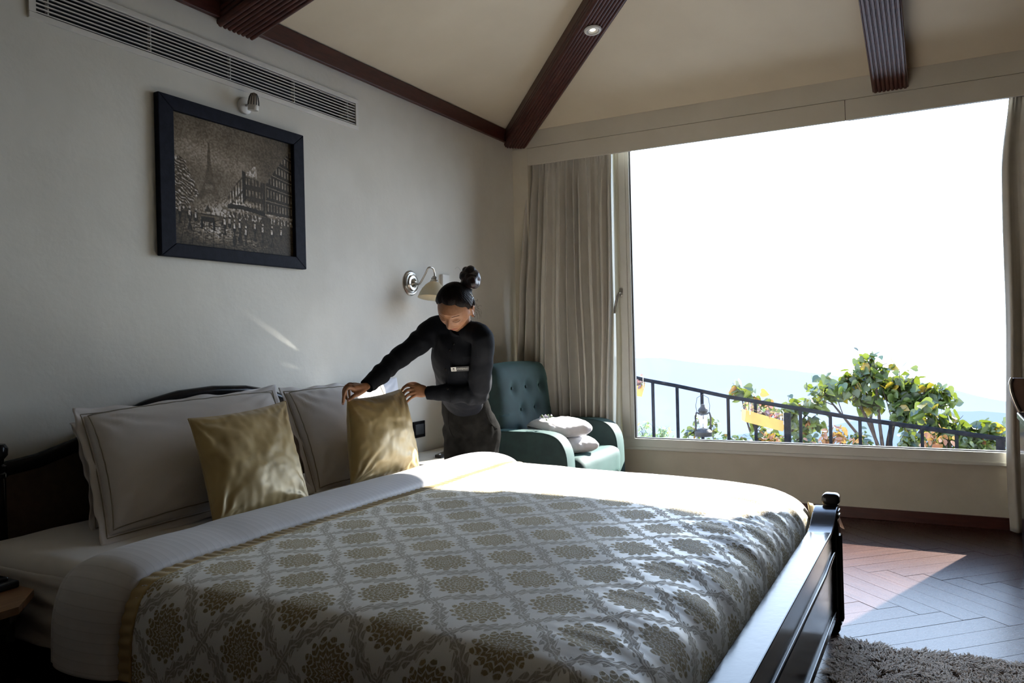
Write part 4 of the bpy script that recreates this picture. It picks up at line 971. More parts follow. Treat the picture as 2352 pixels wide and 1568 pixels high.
def mesh_from(name, V_, U_, quads, tris):
    me = bpy.data.meshes.new(name); nv = len(V_); me.vertices.add(nv); me.vertices.foreach_set('co', V_.ravel())
    nl = quads.size+tris.size; me.loops.add(nl); li = np.concatenate([quads.ravel(), tris.ravel()]); me.loops.foreach_set('vertex_index', li.astype(np.int32))
    tot = np.concatenate([np.full(len(quads), quads.shape[1] if len(quads) else 4), np.full(len(tris), 3)]); st_ = np.concatenate([[0], np.cumsum(tot)[:-1]])
    me.polygons.add(len(tot)); me.polygons.foreach_set('loop_start', st_.astype(np.int32)); me.update(calc_edges=True); me.validate()
    l = me.uv_layers.new(name='UVMap'); idx = np.empty(len(me.loops), int); me.loops.foreach_get('vertex_index', idx); l.data.foreach_set('uv', U_[idx].ravel()); return me
for k, args in enumerate(((75000, 2.6, RX1, -.45, RY1), (26000, RX0, 2.6, RY0, RY1), (9000, 2.6, RX1, RY0, -.45))):
    v1, u1, q1_, t1 = blades(*args); link('pile', mesh_from('pile', v1, u1, q1_, t1), M['pile'], rg, True, kind='stuff')
# ================================================================== THE WOMAN
XH = 3.28; HS = 1.10
HC = on(1045, 707, 0, XH)
pit = math.radians(46); Fh = V((-.985, -.03, 0)).normalized()
F = (Fh*math.cos(pit)+V((0, 0, -math.sin(pit)))).normalized(); U = (V((0, 0, 1))-F*V((0, 0, 1)).dot(F)).normalized()
rl = Matrix.Rotation(math.radians(-15), 3, F); U = (rl @ U).normalized()
LF = U.cross(F).normalized()
if (rl @ V((0, 0, 1))).dot(_r2) < 0:       # the crown leans to the right as seen from the camera
    rl = Matrix.Rotation(math.radians(15), 3, F); U = (V((0, 0, 1))-F*V((0, 0, 1)).dot(F)).normalized(); U = (rl @ U).normalized(); LF = U.cross(F).normalized()
def H(l, f, u): return HC+(LF*l+F*f+U*u)*HS
def G(x, c, s): return math.exp(-((x-c)/s)**2)
def head_pt(th, ph, feat=True):
    "th around U from F, ph latitude"
    l = math.sin(th)*math.cos(ph); f = math.cos(th)*math.cos(ph); u = math.sin(ph)
    k = .50*sm(.05, -1, u)
    L_ = l*(.075-.030*sm(0, -1, u)); F_ = f*(.094 if f < 0 else .086); U_ = u*(.108 if u > 0 else .112)
    if f > 0: F_ *= 1-.06*math.cos(th)*(u < .3)
    if f < 0 and u < 0: F_ *= 1-.40*sm(0, -.9, u)
    if feat and f > 0:
        a = abs(L_)
        F_ += .009*G(U_, -.098, .020)*G(L_, 0, .020)                      # chin
        F_ += .004*G(U_, .026, .010)*G(a, .026, .022)                     # brow ridge
        F_ -= .008*G(U_, .006, .013)*G(a, .033, .015)                     # sockets
        F_ += .0075*G(U_, .001, .0095)*G(a, .032, .0125)                  # lids
        nb = sm(.022, -.036, U_)*sm(-.054, -.040, U_); F_ += .021*nb*G(L_, 0, .0085+.004*sm(-.01, -.038, U_))   # nose
        F_ += .008*G(U_, -.041, .008)*G(a, .013, .007)                    # nostril wings
        F_ += .0055*G(U_, -.060, .0052)*G(L_, 0, .019)+.0065*G(U_, -.0725, .0055)*G(L_, 0, .016)-.0032*G(U_, -.0662, .002)*G(L_, 0, .020)
        F_ += .005*G(U_, -.022, .020)*G(a, .042, .018)                    # cheeks
        F_ -= .003*G(U_, -.083, .006)*G(L_, 0, .016)
    return L_, F_, U_
def head_mesh(fn, n1=120, n2=90):
    vs = []; fs = []
    for j in range(n2+1):
        ph = -PI/2+PI*j/n2
        for i in range(n1): vs.append(fn(2*PI*i/n1-PI, ph))
    for j in range(n2):
        for i in range(n1): fs.append([j*n1+i, j*n1+(i+1) % n1, (j+1)*n1+(i+1) % n1, (j+1)*n1+i])
    me = pyd('t', vs, fs); bm = bmesh.new(); bm.from_mesh(me); bmesh.ops.remove_doubles(bm, verts=bm.verts[:], dist=1e-5); bmesh.ops.recalc_face_normals(bm, faces=bm.faces[:]); bm.to_mesh(me); bm.free(); return me
# skeleton
Rsh = on(1000, 755, 0, 3.50); Lsh = on(1108, 775, 0, 3.42); LAT = (Lsh-Rsh).normalized()
neck = on(1060, 756, 0, 3.47); chest = on(1050, 830, 0, 3.57); waist = on(1066, 925, 0, 3.85); pelv = on(1082, 985, 0, 3.93)
Rel = on(908, 826, 0, 3.27); Rwr = on(845, 884, 1, 2.455)
Lel = on(1098, 905, 0, 3.56); Lwr = on(985, 902, 1, 2.385)
hipL = pelv+V((0, -.085, -.03)); hipR = pelv+V((0, .085, -.03))
def remeshed(me, vox, name, sm_it=4, sfac=.5):
    o = bpy.data.objects.new(name, me); C.objects.link(o)
    m = o.modifiers.new('r', 'REMESH'); m.mode = 'VOXEL'; m.voxel_size = vox; m.adaptivity = 0
    if sm_it: s = o.modifiers.new('s', 'SMOOTH'); s.iterations = sm_it; s.factor = sfac
    dg = bpy.context.evaluated_depsgraph_get(); r = bpy.data.meshes.new_from_object(o.evaluated_get(dg)); bpy.data.objects.remove(o); return r
wo = empty('person', (3.95, 2.35, 0), 'person in black shirt and charcoal trousers leaning over the bed, holding a gold cushion', 'person')
# ---- body: head, neck, trunk, arms, hands, legs as one surface
mb = MB()
hm = head_mesh(lambda a, b: H(*head_pt(a, b))); mb.bm.from_mesh(hm)
capsule(mb, [H(0, -.035, -.035), H(0, -.040, -.085), neck+V((0, 0, .01)), neck+V((.04, 0, -.05))], [.052, .047, .050, .058], 18)
capsule(mb, [neck+V((.03, 0, -.04)), chest+V((.03,0,0)), waist, pelv], [(.08, .05), (.11, .07), (.105, .08), (.14, .10)], 24, flat=LAT)
for s_ in (-1, 1):      # ears
    eP = [H(s_*(.080+.004*math.sin(a)), -.010+.015*math.cos(a)*(-1), -.010+.027*math.sin(a)) for a in [(-1.9+i*.42) for i in range(11)]]
    capsule(mb, eP, [.0048]*11, 8, 1); mb.ball(H(s_*.079, -.003, -.036), .0075*HS)
    capsule(mb, [H(s_*.074, -.010, .008), H(s_*.075, -.008, -.026)], [(.014, .006), (.010, .006)], 8, 2, flat=F)
def armchain(sh, el, wr, name):
    capsule(mb, [sh, (sh+el)/2, el], [.046, .042, .037], 16); capsule(mb, [el, lerp(el, wr, .35), wr], [.037, .035, .0235], 16)
armchain(Rsh, Rel, Rwr, 'R'); armchain(Lsh, Lel, Lwr, 'L')
def hand(wr, palm, fingers, thumb, lat):
    P = [wr]+[on(a, b, 1, c) for a, b, c in palm]
    capsule(mb, P, [(.020, .0175)]+[(.036, .0135)]*(len(P)-2)+[(.036, .0115)], 18, flat=lat)
    for k, fg in enumerate(fingers):
        r = (.0088, .0092, .0086, .0076)[k]
        capsule(mb, [on(a, b, 1, c) for a, b, c in fg], [r*1.05, r, r*.93, r*.80], 12, 4)
    capsule(mb, [on(a, b, 1, c) for a, b, c in thumb], [.0145, .0118, .0100, .0085], 12, 4)
R_F = [[(814, 894, 2.430), (800, 890, 2.420), (791, 902, 2.430), (788, 925, 2.452)], [(814, 888, 2.450), (799, 885, 2.445), (790, 896, 2.460), (790, 920, 2.478)],
       [(816, 884, 2.470), (802, 882, 2.475), (794, 893, 2.490), (796, 915, 2.500)], [(820, 882, 2.49), (808, 882, 2.50), (802, 893, 2.512), (803, 911, 2.515)]]
R_T = [(836, 895, 2.440), (825, 903, 2.420), (813, 909, 2.422), (801, 918, 2.440)]
L_F = [[(950, 887, 2.445), (937, 885, 2.47), (928, 889, 2.492), (923, 896, 2.505)], [(951, 894, 2.44), (937, 895, 2.462), (929, 900, 2.482), (925, 907, 2.492)],
       [(953, 901, 2.432), (940, 905, 2.452), (932, 911, 2.47), (928, 918, 2.48)], [(957, 907, 2.425), (945, 913, 2.44), (937, 920, 2.458), (932, 926, 2.468)]]
L_T = [(972, 892, 2.42), (955, 882, 2.47), (940, 882, 2.515), (930, 888, 2.545)]
hand(Rwr, [(832, 888, 2.46), (815, 889, 2.455)], R_F, R_T, (on(813, 898, 1, 2.425)-on(819, 880, 1, 2.49)))
capsule(mb, [on(840, 888, 1, 2.452), on(826, 893, 1, 2.440), on(812, 893, 1, 2.435)], [(.020, .017), (.024, .018), (.018, .013)], 14, flat=(0, 0, 1))
hand(Lwr, [(970, 898, 2.41), (952, 896, 2.438)], L_F, L_T, (on(950, 885, 1, 2.445)-on(957, 909, 1, 2.425)))
for h_, s_ in ((hipL, -1), (hipR, 1)):
    kn = V((h_.x-.01, h_.y+.0, .47)); an = V((h_.x+.05, h_.y, .09)); capsule(mb, [h_, (h_+kn)/2, kn], [.080, .070, .052], 16); capsule(mb, [kn, lerp(kn, an, .35), an], [.052, .052, .034], 14)
    capsule(mb, [an+V((.02, 0, -.03)), an+V((-.06, 0, -.055)), an+V((-.14, 0, -.062))], [(.034, .03), (.040, .026), (.034, .018)], 14, flat=(0, 1, 0))
bme = remeshed(mb.mesh('body'), .0036, 'body', 3, .5)
bme.name = 'body'
n = len(bme.vertices); co = np.empty(n*3); bme.vertices.foreach_get('co', co); co = co.reshape(-1, 3)-np.array(HC)
hl = np.stack([co@np.array(LF), co@np.array(F), co@np.array(U)], -1)/HS
at = bme.attributes.new('headco', 'FLOAT_VECTOR', 'POINT'); at.data.foreach_set('vector', hl.ravel())
def _skin(t, b):
    a = t.nodes.new('ShaderNodeAttribute'); a.attribute_name = 'headco'; l, f, u = xyz(t, a.outputs['Vector']); al = l.abs()
    nn = noise(t, 60, 3); c = mix(t, nn.step(.3, .7), (.27, .125, .062), (.33, .155, .078))
    front = f.gt(.045)*u.gt(-.13)*u.lt(.10)*al.lt(.075)
    lip = ((u+.0660).abs()*1.0+(l*l)*11).step(.0118, .0095)*al.lt(.0245)*front
    c = mix(t, lip*.8, c, (.24, .060, .042))
    slit = ((u+.0662).abs()+(l*l)*1.5-.0012).step(.0006, -.0004)*al.lt(.021)*front; c = mix(t, slit*.85, c, (.05, .015, .012))
    d = al-.0325
    lash = ((u+.0045+(d*d)*-26+.003).abs()-.0012).step(.0006, -.0004)*d.abs().lt(.0150)*front; c = mix(t, lash, c, (.003, .0015, .001))
    brow = ((u-.0265+(d*d)*12-d*.06).abs()-.0020).step(.0020, -.0010)*(d+.001).abs().step(.0190, .0120)*front; c = mix(t, brow*.8, c, (.006, .003, .002))
    return {'Base Color': c, 'Normal': bump(t, noise(t, 380, 2), .12, .001), 'Specular IOR Level': (1-(lash+brow+slit).min(1))*.32}
M['skin'] = mat('brown_skin', (.3, .14, .07), .48, spec=.45, build=_skin); bs = M['skin'].node_tree.nodes['Principled BSDF']; bs.inputs['Subsurface Weight'].default_value = .08; bs.inputs['Subsurface Radius'].default_value = (.012, .004, .002)
link('body', bme, M['skin'], wo, True)
# nails
for tipf, prv in ((R_T[3], R_T[2]), (R_F[0][3], R_F[0][2])):
    a = on(*tipf[:2], 1, tipf[2]); b = on(*prv[:2], 1, prv[2]); d = (a-b).normalized(); tc_ = (CAMP-a).normalized(); n_ = (tc_-d*tc_.dot(d)).normalized()
    MB().ball(a+n_*.0075, (.006, .006, .002), Matrix((d, n_.cross(d), n_)).transposed().to_4x4(), 12, 6).build('fingernail', mat('nail', (.45, .26, .20), .3), wo, True)
# ---- shirt
mb = MB()
capsule(mb, [neck+V((.012, 0, -.020)), lerp(neck, chest, .45)+V((0, 0, 0)), chest+V((.0, 0, 0)), lerp(chest, waist, .5)+V((-.012, 0, -.015)), waist+V((-.006, 0, 0)), lerp(waist, pelv, .5)], [(.100, .066), (.148, .100), (.152, .115), (.138, .105), (.126, .098), (.115, .090)], 30, flat=LAT)
capsule(mb, [lerp(neck, Rsh, .35)+V((0, 0, .004)), Rsh+V((0, 0, -.002)), lerp(Rsh, Rel, .5)+V((0, 0, -.008)), Rel+V((0, 0, -.006)), lerp(Rel, Rwr, .5)+V((0, 0, -.004)), lerp(Rel, Rwr, .93)], [.060, .066, .060, .053, .047, .036], 18)
capsule(mb, [lerp(neck, Lsh, .35)+V((0, 0, .004)), Lsh+V((0, 0, -.002)), lerp(Lsh, Lel, .5)+V((.0, -.008, 0)), Lel+V((0, -.006, 0))], [.056, .058, .060, .058], 18)
capsule(mb, [Lel, lerp(Lel, Lwr, .4), lerp(Lel, Lwr, .97)], [.058, .052, .037], 18)
sme = remeshed(mb.mesh('shirt'), .0065, 'shirt', 6, .5)
bmx = bmesh.new(); bmx.from_mesh(sme); bmx.normal_update()
def seg_d(p, a, b):
    ab = b-a; t = max(0, min(1, (p-a).dot(ab)/ab.length_squared)); return (p-(a+ab*t)).length, t
for v in bmx.verts:
    p = v.co; w_ = 0; dR, tR = seg_d(p, Rsh, Rel); dR2, tR2 = seg_d(p, Rel, Rwr); dL, tL = seg_d(p, Lsh, Lel); dL2, tL2 = seg_d(p, Lel, Lwr)
    m_ = min(dR, dR2, dL, dL2)
    if m_ < .085:
        if dR == m_ or dR2 == m_: s_ = tR if dR == m_ else 1+tR2; q = math.sin(s_*17+3*fbm((p.x*9, p.y*9, p.z*9)))*(.0032 if s_ < 1.6 else .002)
        else: s_ = tL if dL == m_ else 1+tL2; q = math.sin(s_*12+3.5*fbm((p.x*8, p.y*8, p.z*8+3)))*.0055*(G(s_, 1, .6))
        w_ += q
    w_ += .005*fbm((p.x*7, p.y*7, p.z*4+5), 3)+.004*math.sin(p.z*34+9*fbm((p.x*4, p.y*4, 2)))*G(p.z, waist.z+.06, .10)
    v.co = p+v.normal*w_
for _ in range(2): bmesh.ops.smooth_vert(bmx, verts=bmx.verts[:], factor=.4, use_axis_x=True, use_axis_y=True, use_axis_z=True)
bmx.to_mesh(sme); bmx.free(); sme.name = 'shirt'; shirt = link('shirt', sme, M['shirt'], wo, True)
# collar, cuffs, placket, buttons, badge
nd = (H(0, -.040, -.085)-neck).normalized()
ncen = neck+nd*.012
Q = nd.to_track_quat('Z', 'Y').to_matrix().to_4x4()
MB().lathe([(.070, -.022), (.063, .0), (.060, .020), (.056, .020), (.058, .0), (.064, -.022)], 32, Matrix.Translation(ncen) @ Q, False).build('collar', M['shirt'], shirt, True)
for el, wr in ((Rel, Rwr), (Lel, Lwr)):
    d = (wr-el).normalized(); Q2 = d.to_track_quat('Z', 'Y').to_matrix().to_4x4(); a = lerp(el, wr, .90)
    MB().lathe([(.037, -.03), (.0375, .0), (.036, .034), (.033, .034), (.033, -.03)], 28, Matrix.Translation(a) @ Q2, False).build('cuff', M['shirt'], shirt, True)
from mathutils.bvhtree import BVHTree
bvh = BVHTree.FromPolygons([v.co for v in sme.vertices], [p.vertices for p in sme.polygons])
def hit(px_, py_, off=.0015):
    d = ray(px_, py_).normalized(); r_ = bvh.ray_cast(CAMP, d); 
    if r_[0] is None: return None, None
    return r_[0]+r_[1]*off, r_[1]
pl = [hit(x, y, .0022)[0] for x, y in ((1043, 786), (1040, 800), (1036, 820), (1033, 840), (1030, 860), (1029, 885), (1032, 905), (1035, 922))]; pl = [p for p in pl if p]
if len(pl) > 3:
    P, R = smooth_path(pl, [.0012]*len(pl), 4); MB().tube(P, .0014, 6).build('placket_seam', M['shirt'], shirt, True)
for x, y in ((1042, 789), (1033, 803), (1024, 848), (1028, 893)):
    p, nn = hit(x, y)
    if p: MB().lathe([(0, .003), (.0045, .003), (.006, .0015), (.006, 0)], 14, Matrix.Translation(p) @ nn.to_track_quat('Z', 'Y').to_matrix().to_4x4(), False).build('shirt_button', M['blackwood'], shirt, True)
pb, nb_ = hit(1057, 845, .007)
if pb:
    e1 = on(1078, 850.5, 0, pb.x)-on(1036, 843, 0, pb.x); e1 = (e1-nb_*e1.dot(nb_)).normalized(); e2 = nb_.cross(e1).normalized()
    if e2.z < 0: e2 = -e2
    nz = e1.cross(e2); wB = 21.5/ (FPX/(pb-CAMP).dot(_f)); hB = 6.2/(FPX/(pb-CAMP).dot(_f))
    Mb = Matrix(((e1.x, e2.x, nz.x, pb.x), (e1.y, e2.y, nz.y, pb.y), (e1.z, e2.z, nz.z, pb.z), (0, 0, 0, 1)))
    bd = MB().box((-wB, -hB, -.003), (wB, hB, .002), .001, M=Mb).build('name_badge', M['blackmat'], wo, label='small black and white name badge on her chest')
    sg = 1 if nz.dot(CAMP-pb) > 0 else -1
    MB().box((-wB*.96, -hB*.86, .002*sg), (-wB*.40, hB*.86, .0032*sg), M=Mb).build('badge_logo_field', M['white'], bd)
    MB().box((-wB*.78, -hB*.05, .0032*sg), (-wB*.58, hB*.45, .0036*sg), M=Mb).box((-wB*.86, -hB*.50, .0032*sg), (-wB*.50, -hB*.30, .0036*sg), M=Mb).build('badge_logo', M['blackmat'], bd)
    cu = bpy.data.curves.new('name', 'FONT'); cu.body = 'KYNTIEWNAM'; cu.size = hB*1.05; cu.align_x = 'CENTER'; cu.align_y = 'CENTER'; cu.extrude = .0002
    to = bpy.data.objects.new('t', cu); C.objects.link(to); dg = bpy.context.evaluated_depsgraph_get(); tm = bpy.data.meshes.new_from_object(to.evaluated_get(dg)); bpy.data.objects.remove(to)
    tm.materials.clear(); xs_ = [v.co.x for v in tm.vertices]; k_ = wB*1.22/(max(xs_)-min(xs_)); tm.transform(Mb @ Matrix.Translation((wB*.30, 0, .0030*sg)) @ Matrix.Diagonal((k_*sg, 1, sg, 1))); link('badge_name', tm, M['white'], bd)
# ---- trousers
mb = MB()
capsule(mb, [waist+V((.004, 0, .035)), lerp(waist, pelv, .5), pelv+V((.01, 0, 0)), pelv+V((.005, 0, -.09))], [(.140, .110), (.152, .118), (.172, .128), (.172, .115)], 28, flat=(0, 1, 0))
for h_, s_ in ((hipL, -1), (hipR, 1)):
    kn = V((h_.x-.01, h_.y, .47)); an = V((h_.x+.05, h_.y, .09))
    capsule(mb, [h_+V((0, 0, .02)), (h_+kn)/2, kn, (kn+an)/2, an+V((0, 0, .01))], [.094, .088, .075, .066, .060], 20)
tme = remeshed(mb.mesh('trousers'), .0075, 'trousers', 6, .5)
bmx = bmesh.new(); bmx.from_mesh(tme); bmx.normal_update()
for v in bmx.verts: v.co += v.normal*(.006*fbm((v.co.x*7, v.co.y*7, v.co.z*9), 3)+.004*math.sin(v.co.z*40+8*fbm((v.co.x*5, v.co.y*5, 1)))*G(v.co.z, pelv.z-.05, .1))
bmx.to_mesh(tme); bmx.free(); tme.name = 'trousers'; tr = link('trousers', tme, M['trouser'], wo, True)
wb = [waist+V((.004, 0, .036))+V((math.cos(a)*.114, math.sin(a)*.144, 0)) for a in [2*PI*i/40 for i in range(41)]]
MB().tube(wb, [(.016, .005)]*41, 10, False, (0, 0, 1)).build('waistband', M['trouser'], tr, True)
tv = BVHTree.FromPolygons([v.co for v in tme.vertices], [p.vertices for p in tme.polygons])
for pts in (((1117, 948), (1122, 962), (1130, 975), (1141, 984), (1148, 982)), ((1032, 938), (1030, 960), (1033, 985), (1042, 1005))):
    P = []
    for q_ in pts:
        r_ = tv.ray_cast(CAMP, ray(*q_).normalized())
        if r_[0]: P.append(r_[0]+r_[1]*.001)
    if len(P) > 2: P, _ = smooth_path(P, [.001]*len(P), 4); MB().tube(P, .0018, 6).build('pocket_seam' if pts[0][0] > 1100 else 'fly_seam', M['trouser'], tr, True)
for h_ in (hipL, hipR):
    an = V((h_.x+.05, h_.y, .09)); m2 = MB(); capsule(m2, [an+V((.035, 0, -.045)), an+V((-.05, 0, -.048)), an+V((-.15, 0, -.056))], [(.040, .042), (.046, .038), (.040, .030)], 18, flat=(0, 1, 0)); m2.build('shoe', M['blackwood'], wo, True)
# ---- hair
def hairmask(L_, F_, U_):
    a = abs(L_)
    hl_ = .066-.9*max(0, a-.03)-(.10 if False else 0)      # hairline height over the forehead
    face = sm(.012, .032, F_+.25*max(0, a-.05))*sm(hl_+.030, hl_-.004, U_)
    low = sm(-.035, -.07, U_)*sm(-.06, -.02, F_)
    neckm = sm(-.060, -.085, U_); ear = sm(-.040, -.028, F_)*sm(.030, .016, U_)*sm(.045, .058, a)
    return 1-min(1, max(face, low, neckm, ear))
def hair_pt(a, b):
    L_, F_, U_ = head_pt(a, b, False); m_ = hairmask(L_, F_, U_); o_ = lerp(-.010, .0125+.0035*max(0, U_/.1), m_)
    d = V((L_, F_, U_)).normalized(); o_ += m_*.0005*math.sin(a*46+b*6)
    return H(L_+d.x*o_, F_+d.y*o_, U_+d.z*o_)
hr = link('hair', head_mesh(hair_pt, 200, 120), M['hair'], wo, True)
bc = on(1080, 641, 0, XH+.04)
mb = MB()
for px_, py_, dx_, rr_ in ((1076, 640, .0, .036), (1080, 624, .01, .030), (1066, 634, -.01, .026), (1088, 636, .0, .028), (1090, 652, .01, .025), (1072, 650, -.02, .030), (1084, 648, -.03, .028), (1071, 622, .03, .022)):
    mb.ball(on(px_, py_, 0, XH+.04+dx_), rr_, u=18, v=12)
for k in range(5):
    a0 = k*1.25; P = []
    ax1 = V((math.cos(a0), math.sin(a0*1.3), .5)).normalized(); ax2 = ax1.cross(V((.2, .3, 1))).normalized()
    for i in range(15):
        t = i/14*PI*1.1+a0; P.append(bc+(ax1*math.cos(t)+ax2*math.sin(t))*.040+V((0, 0, .006*math.sin(t*2))))
    mb.tube(P, [.004+.010*math.sin(PI*i/14) for i in range(15)], 10)
bun = remeshed(mb.mesh('hair_bun'), .005, 'b', 3); 
for v in bun.vertices: v.co += V(v.co-bc).normalized()*.0035*fbm(tuple(v.co*40), 2)
link('hair_bun', bun, mat('bun_hair', (.018, .008, .008), .45, build=lambda t, b: {'Base Color': mix(t, noise(t, 30, 2).step(.4, .65), (.008, .005, .006), (.035, .012, .012)), 'Normal': bump(t, noise(t, 120, 3, stretch=(1, 1, .2)), .8, .004)}), wo, True)
MB().tube([lerp(bc, HC, .25), lerp(bc, HC, .60)], [.034, .046], 16).build('hair_gather', M['hair'], wo, True)
st = MB(); r2_ = random.Random(3)
for k in range(26):
    if k < 16: p0 = H(.070, -.03+r2_.uniform(-.02, .01), r2_.uniform(-.03, .03)); d = _r2*r2_.uniform(.01, .04)+V((0, 0, r2_.uniform(-.06, .01)))
    else: p0 = bc+V((r2_.uniform(-.03, .03), r2_.uniform(-.03, .03), r2_.uniform(-.01, .04))); d = (p0-bc).normalized()*r2_.uniform(.012, .03)
    Ps, _ = smooth_path([p0, p0+d*.5+_r2*r2_.uniform(-.004, .012), p0+d+V((0, 0, r2_.uniform(-.006, .006))), p0+d*1.15-_r2*r2_.uniform(0, .01)+V((0, 0, -r2_.uniform(.004, .016)))], [.001]*4, 5)
    st.tube(Ps, .0003, 4, False)
st.build('loose_strands', M['hair'], wo, kind='stuff')
hv = BVHTree.FromPolygons([v.co for v in hr.data.vertices], [p.vertices for p in hr.data.polygons])
def hhit(x, y, off=.002):
    r_ = hv.ray_cast(CAMP, ray(x, y).normalized()); return (r_[0]+r_[1]*off) if r_[0] else None
for pts in (((1079, 673), (1083, 678), (1086, 683), (1083, 687)), ((1083, 658), (1087, 662), (1090, 667))):
    P = [hhit(*q_) for q_ in pts]
    if all(P): MB().tube(P, .0016, 6).build('hair_clip', M['metal'], wo, True)
MB().ball(H(.087, .0, -.038), .0028).build('ear_stud', M['blackwood'], wo, True)
# ================================================================== OUTSIDE
M['leaf'] = mat('green_leaf', (.1, .2, .03), .5, build=lambda t, b: (lambda r, n: {'Base Color': mix(t, r.gt(.88), mix(t, (r*1.1), (.030, .085, .020), (.16, .22, .035)), (.50, .33, .03)), 'Normal': bump(t, n, .2, .003)})(X(t, t.nodes.new('ShaderNodeObjectInfo').outputs['Random']), noise(t, 30)))
def leafmat(name, a, b_, tint, sc_=9):
    m = bpy.data.materials.new(name); m.use_nodes = True; t = m.node_tree; b = t.nodes['Principled BSDF']; b.inputs['Roughness'].default_value = .45
    geo = t.nodes.new('ShaderNodeNewGeometry'); r = X(t, geo.outputs['Random Per Island']); oi = X(t, t.nodes.new('ShaderNodeObjectInfo').outputs['Random']); k = (r+oi).frac()
    c = mix(t, k.step(0, .85), a, b_); c = mix(t, k.gt(.93), c, tint)
    t.links.new(c, b.inputs['Base Color'])
    tl = t.nodes.new('ShaderNodeBsdfTranslucent'); c2 = mix(t, .35, c, (.35, .42, .02)); t.links.new(c2, tl.inputs[0])
    mx = t.nodes.new('ShaderNodeMixShader'); mx.inputs[0].default_value = .30; t.links.new(b.outputs[0], mx.inputs[1]); t.links.new(tl.outputs[0], mx.inputs[2]); t.links.new(mx.outputs[0], t.nodes['Material Output'].inputs[0]); return m
M['leaf'] = leafmat('tree_leaf', (.006, .015, .005), (.030, .048, .009), (.20, .125, .010))
M['leaf2'] = leafmat('shrub_leaf', (.011, .020, .006), (.045, .056, .013), (.18, .06, .02))
M['leaf3'] = leafmat('orange_leaf', (.17, .045, .014), (.22, .08, .03), (.07, .06, .012))
M['leaf4'] = leafmat('narrow_leaf', (.06, .10, .05), (.16, .21, .10), (.3, .3, .1))
M['bark'] = simple('grey_brown_bark', (.022, .015, .012), (.04, .03, .024), 12, .9, .5, .01, 40, spec=.05)
def leaf_mesh(shape='heart'):
    if shape == 'heart': out = [(0, 0), (.26, -.10), (.46, .06), (.50, .32), (.34, .62), (.12, .88), (0, 1.05), (-.12, .88), (-.34, .62), (-.50, .32), (-.46, .06), (-.26, -.10)]
    elif shape == 'narrow': out = [(0, 0), (.10, .15), (.14, .45), (.09, .8), (0, 1.0), (-.09, .8), (-.14, .45), (-.10, .15)]
    else: out = [(0, 0), (.22, .10), (.32, .40), (.20, .75), (0, 1.0), (-.20, .75), (-.32, .40), (-.22, .10)]
    mid = [(0, .02, 0), (0, .35, -.05), (0, .7, -.04), (0, 1.0, -.10)]
    vs = [(x, y, .16*abs(x)+.0-.10*y*y) for x, y in out]; c_ = len(vs); vs.append((0, .45, -.06)); n = len(out)
    return vs, [[i, (i+1) % n, c_] for i in range(n)]
LV, LFc = {}, {}
for s_ in ('heart', 'narrow', 'oval'): LV[s_], LFc[s_] = leaf_mesh(s_)
leaf_me = {s_: pyd('leaf', LV[s_], LFc[s_]) for s_ in LV}
def leaf_matrix(p, size, rr, hang=.6):
    a = rr.uniform(0, 2*PI); d = V((math.cos(a), math.sin(a), rr.uniform(-2.6, .5)*hang)).normalized(); x = d.cross(V((rr.uniform(-1, 1), rr.uniform(-1, 1), rr.uniform(.1, 1)))).normalized(); z = x.cross(d)
    s_ = size*rr.uniform(.65, 1.15); return Matrix(((x.x*s_, d.x*s_, z.x*s_, p.x), (x.y*s_, d.y*s_, z.y*s_, p.y), (x.z*s_, d.z*s_, z.z*s_, p.z), (0, 0, 0, 1)))
def joined(name, mats, shape, mt, root):
    L_ = np.array(LV[shape]+[(0, 0, 0)])[:-1]; n = len(L_); fsl = np.array(LFc[shape]); vs = np.concatenate([(np.c_[L_, np.ones(n)] @ np.array(m).T)[:, :3] for m in mats]); fs = np.concatenate([fsl+k*n for k in range(len(mats))])
    return link(name, mesh_from(name, vs, np.zeros((len(vs), 2)), np.zeros((0, 4), int), fs), M[mt], root, kind='stuff')
def P3(px_, py_, x): return on(px_, py_, 0, x)
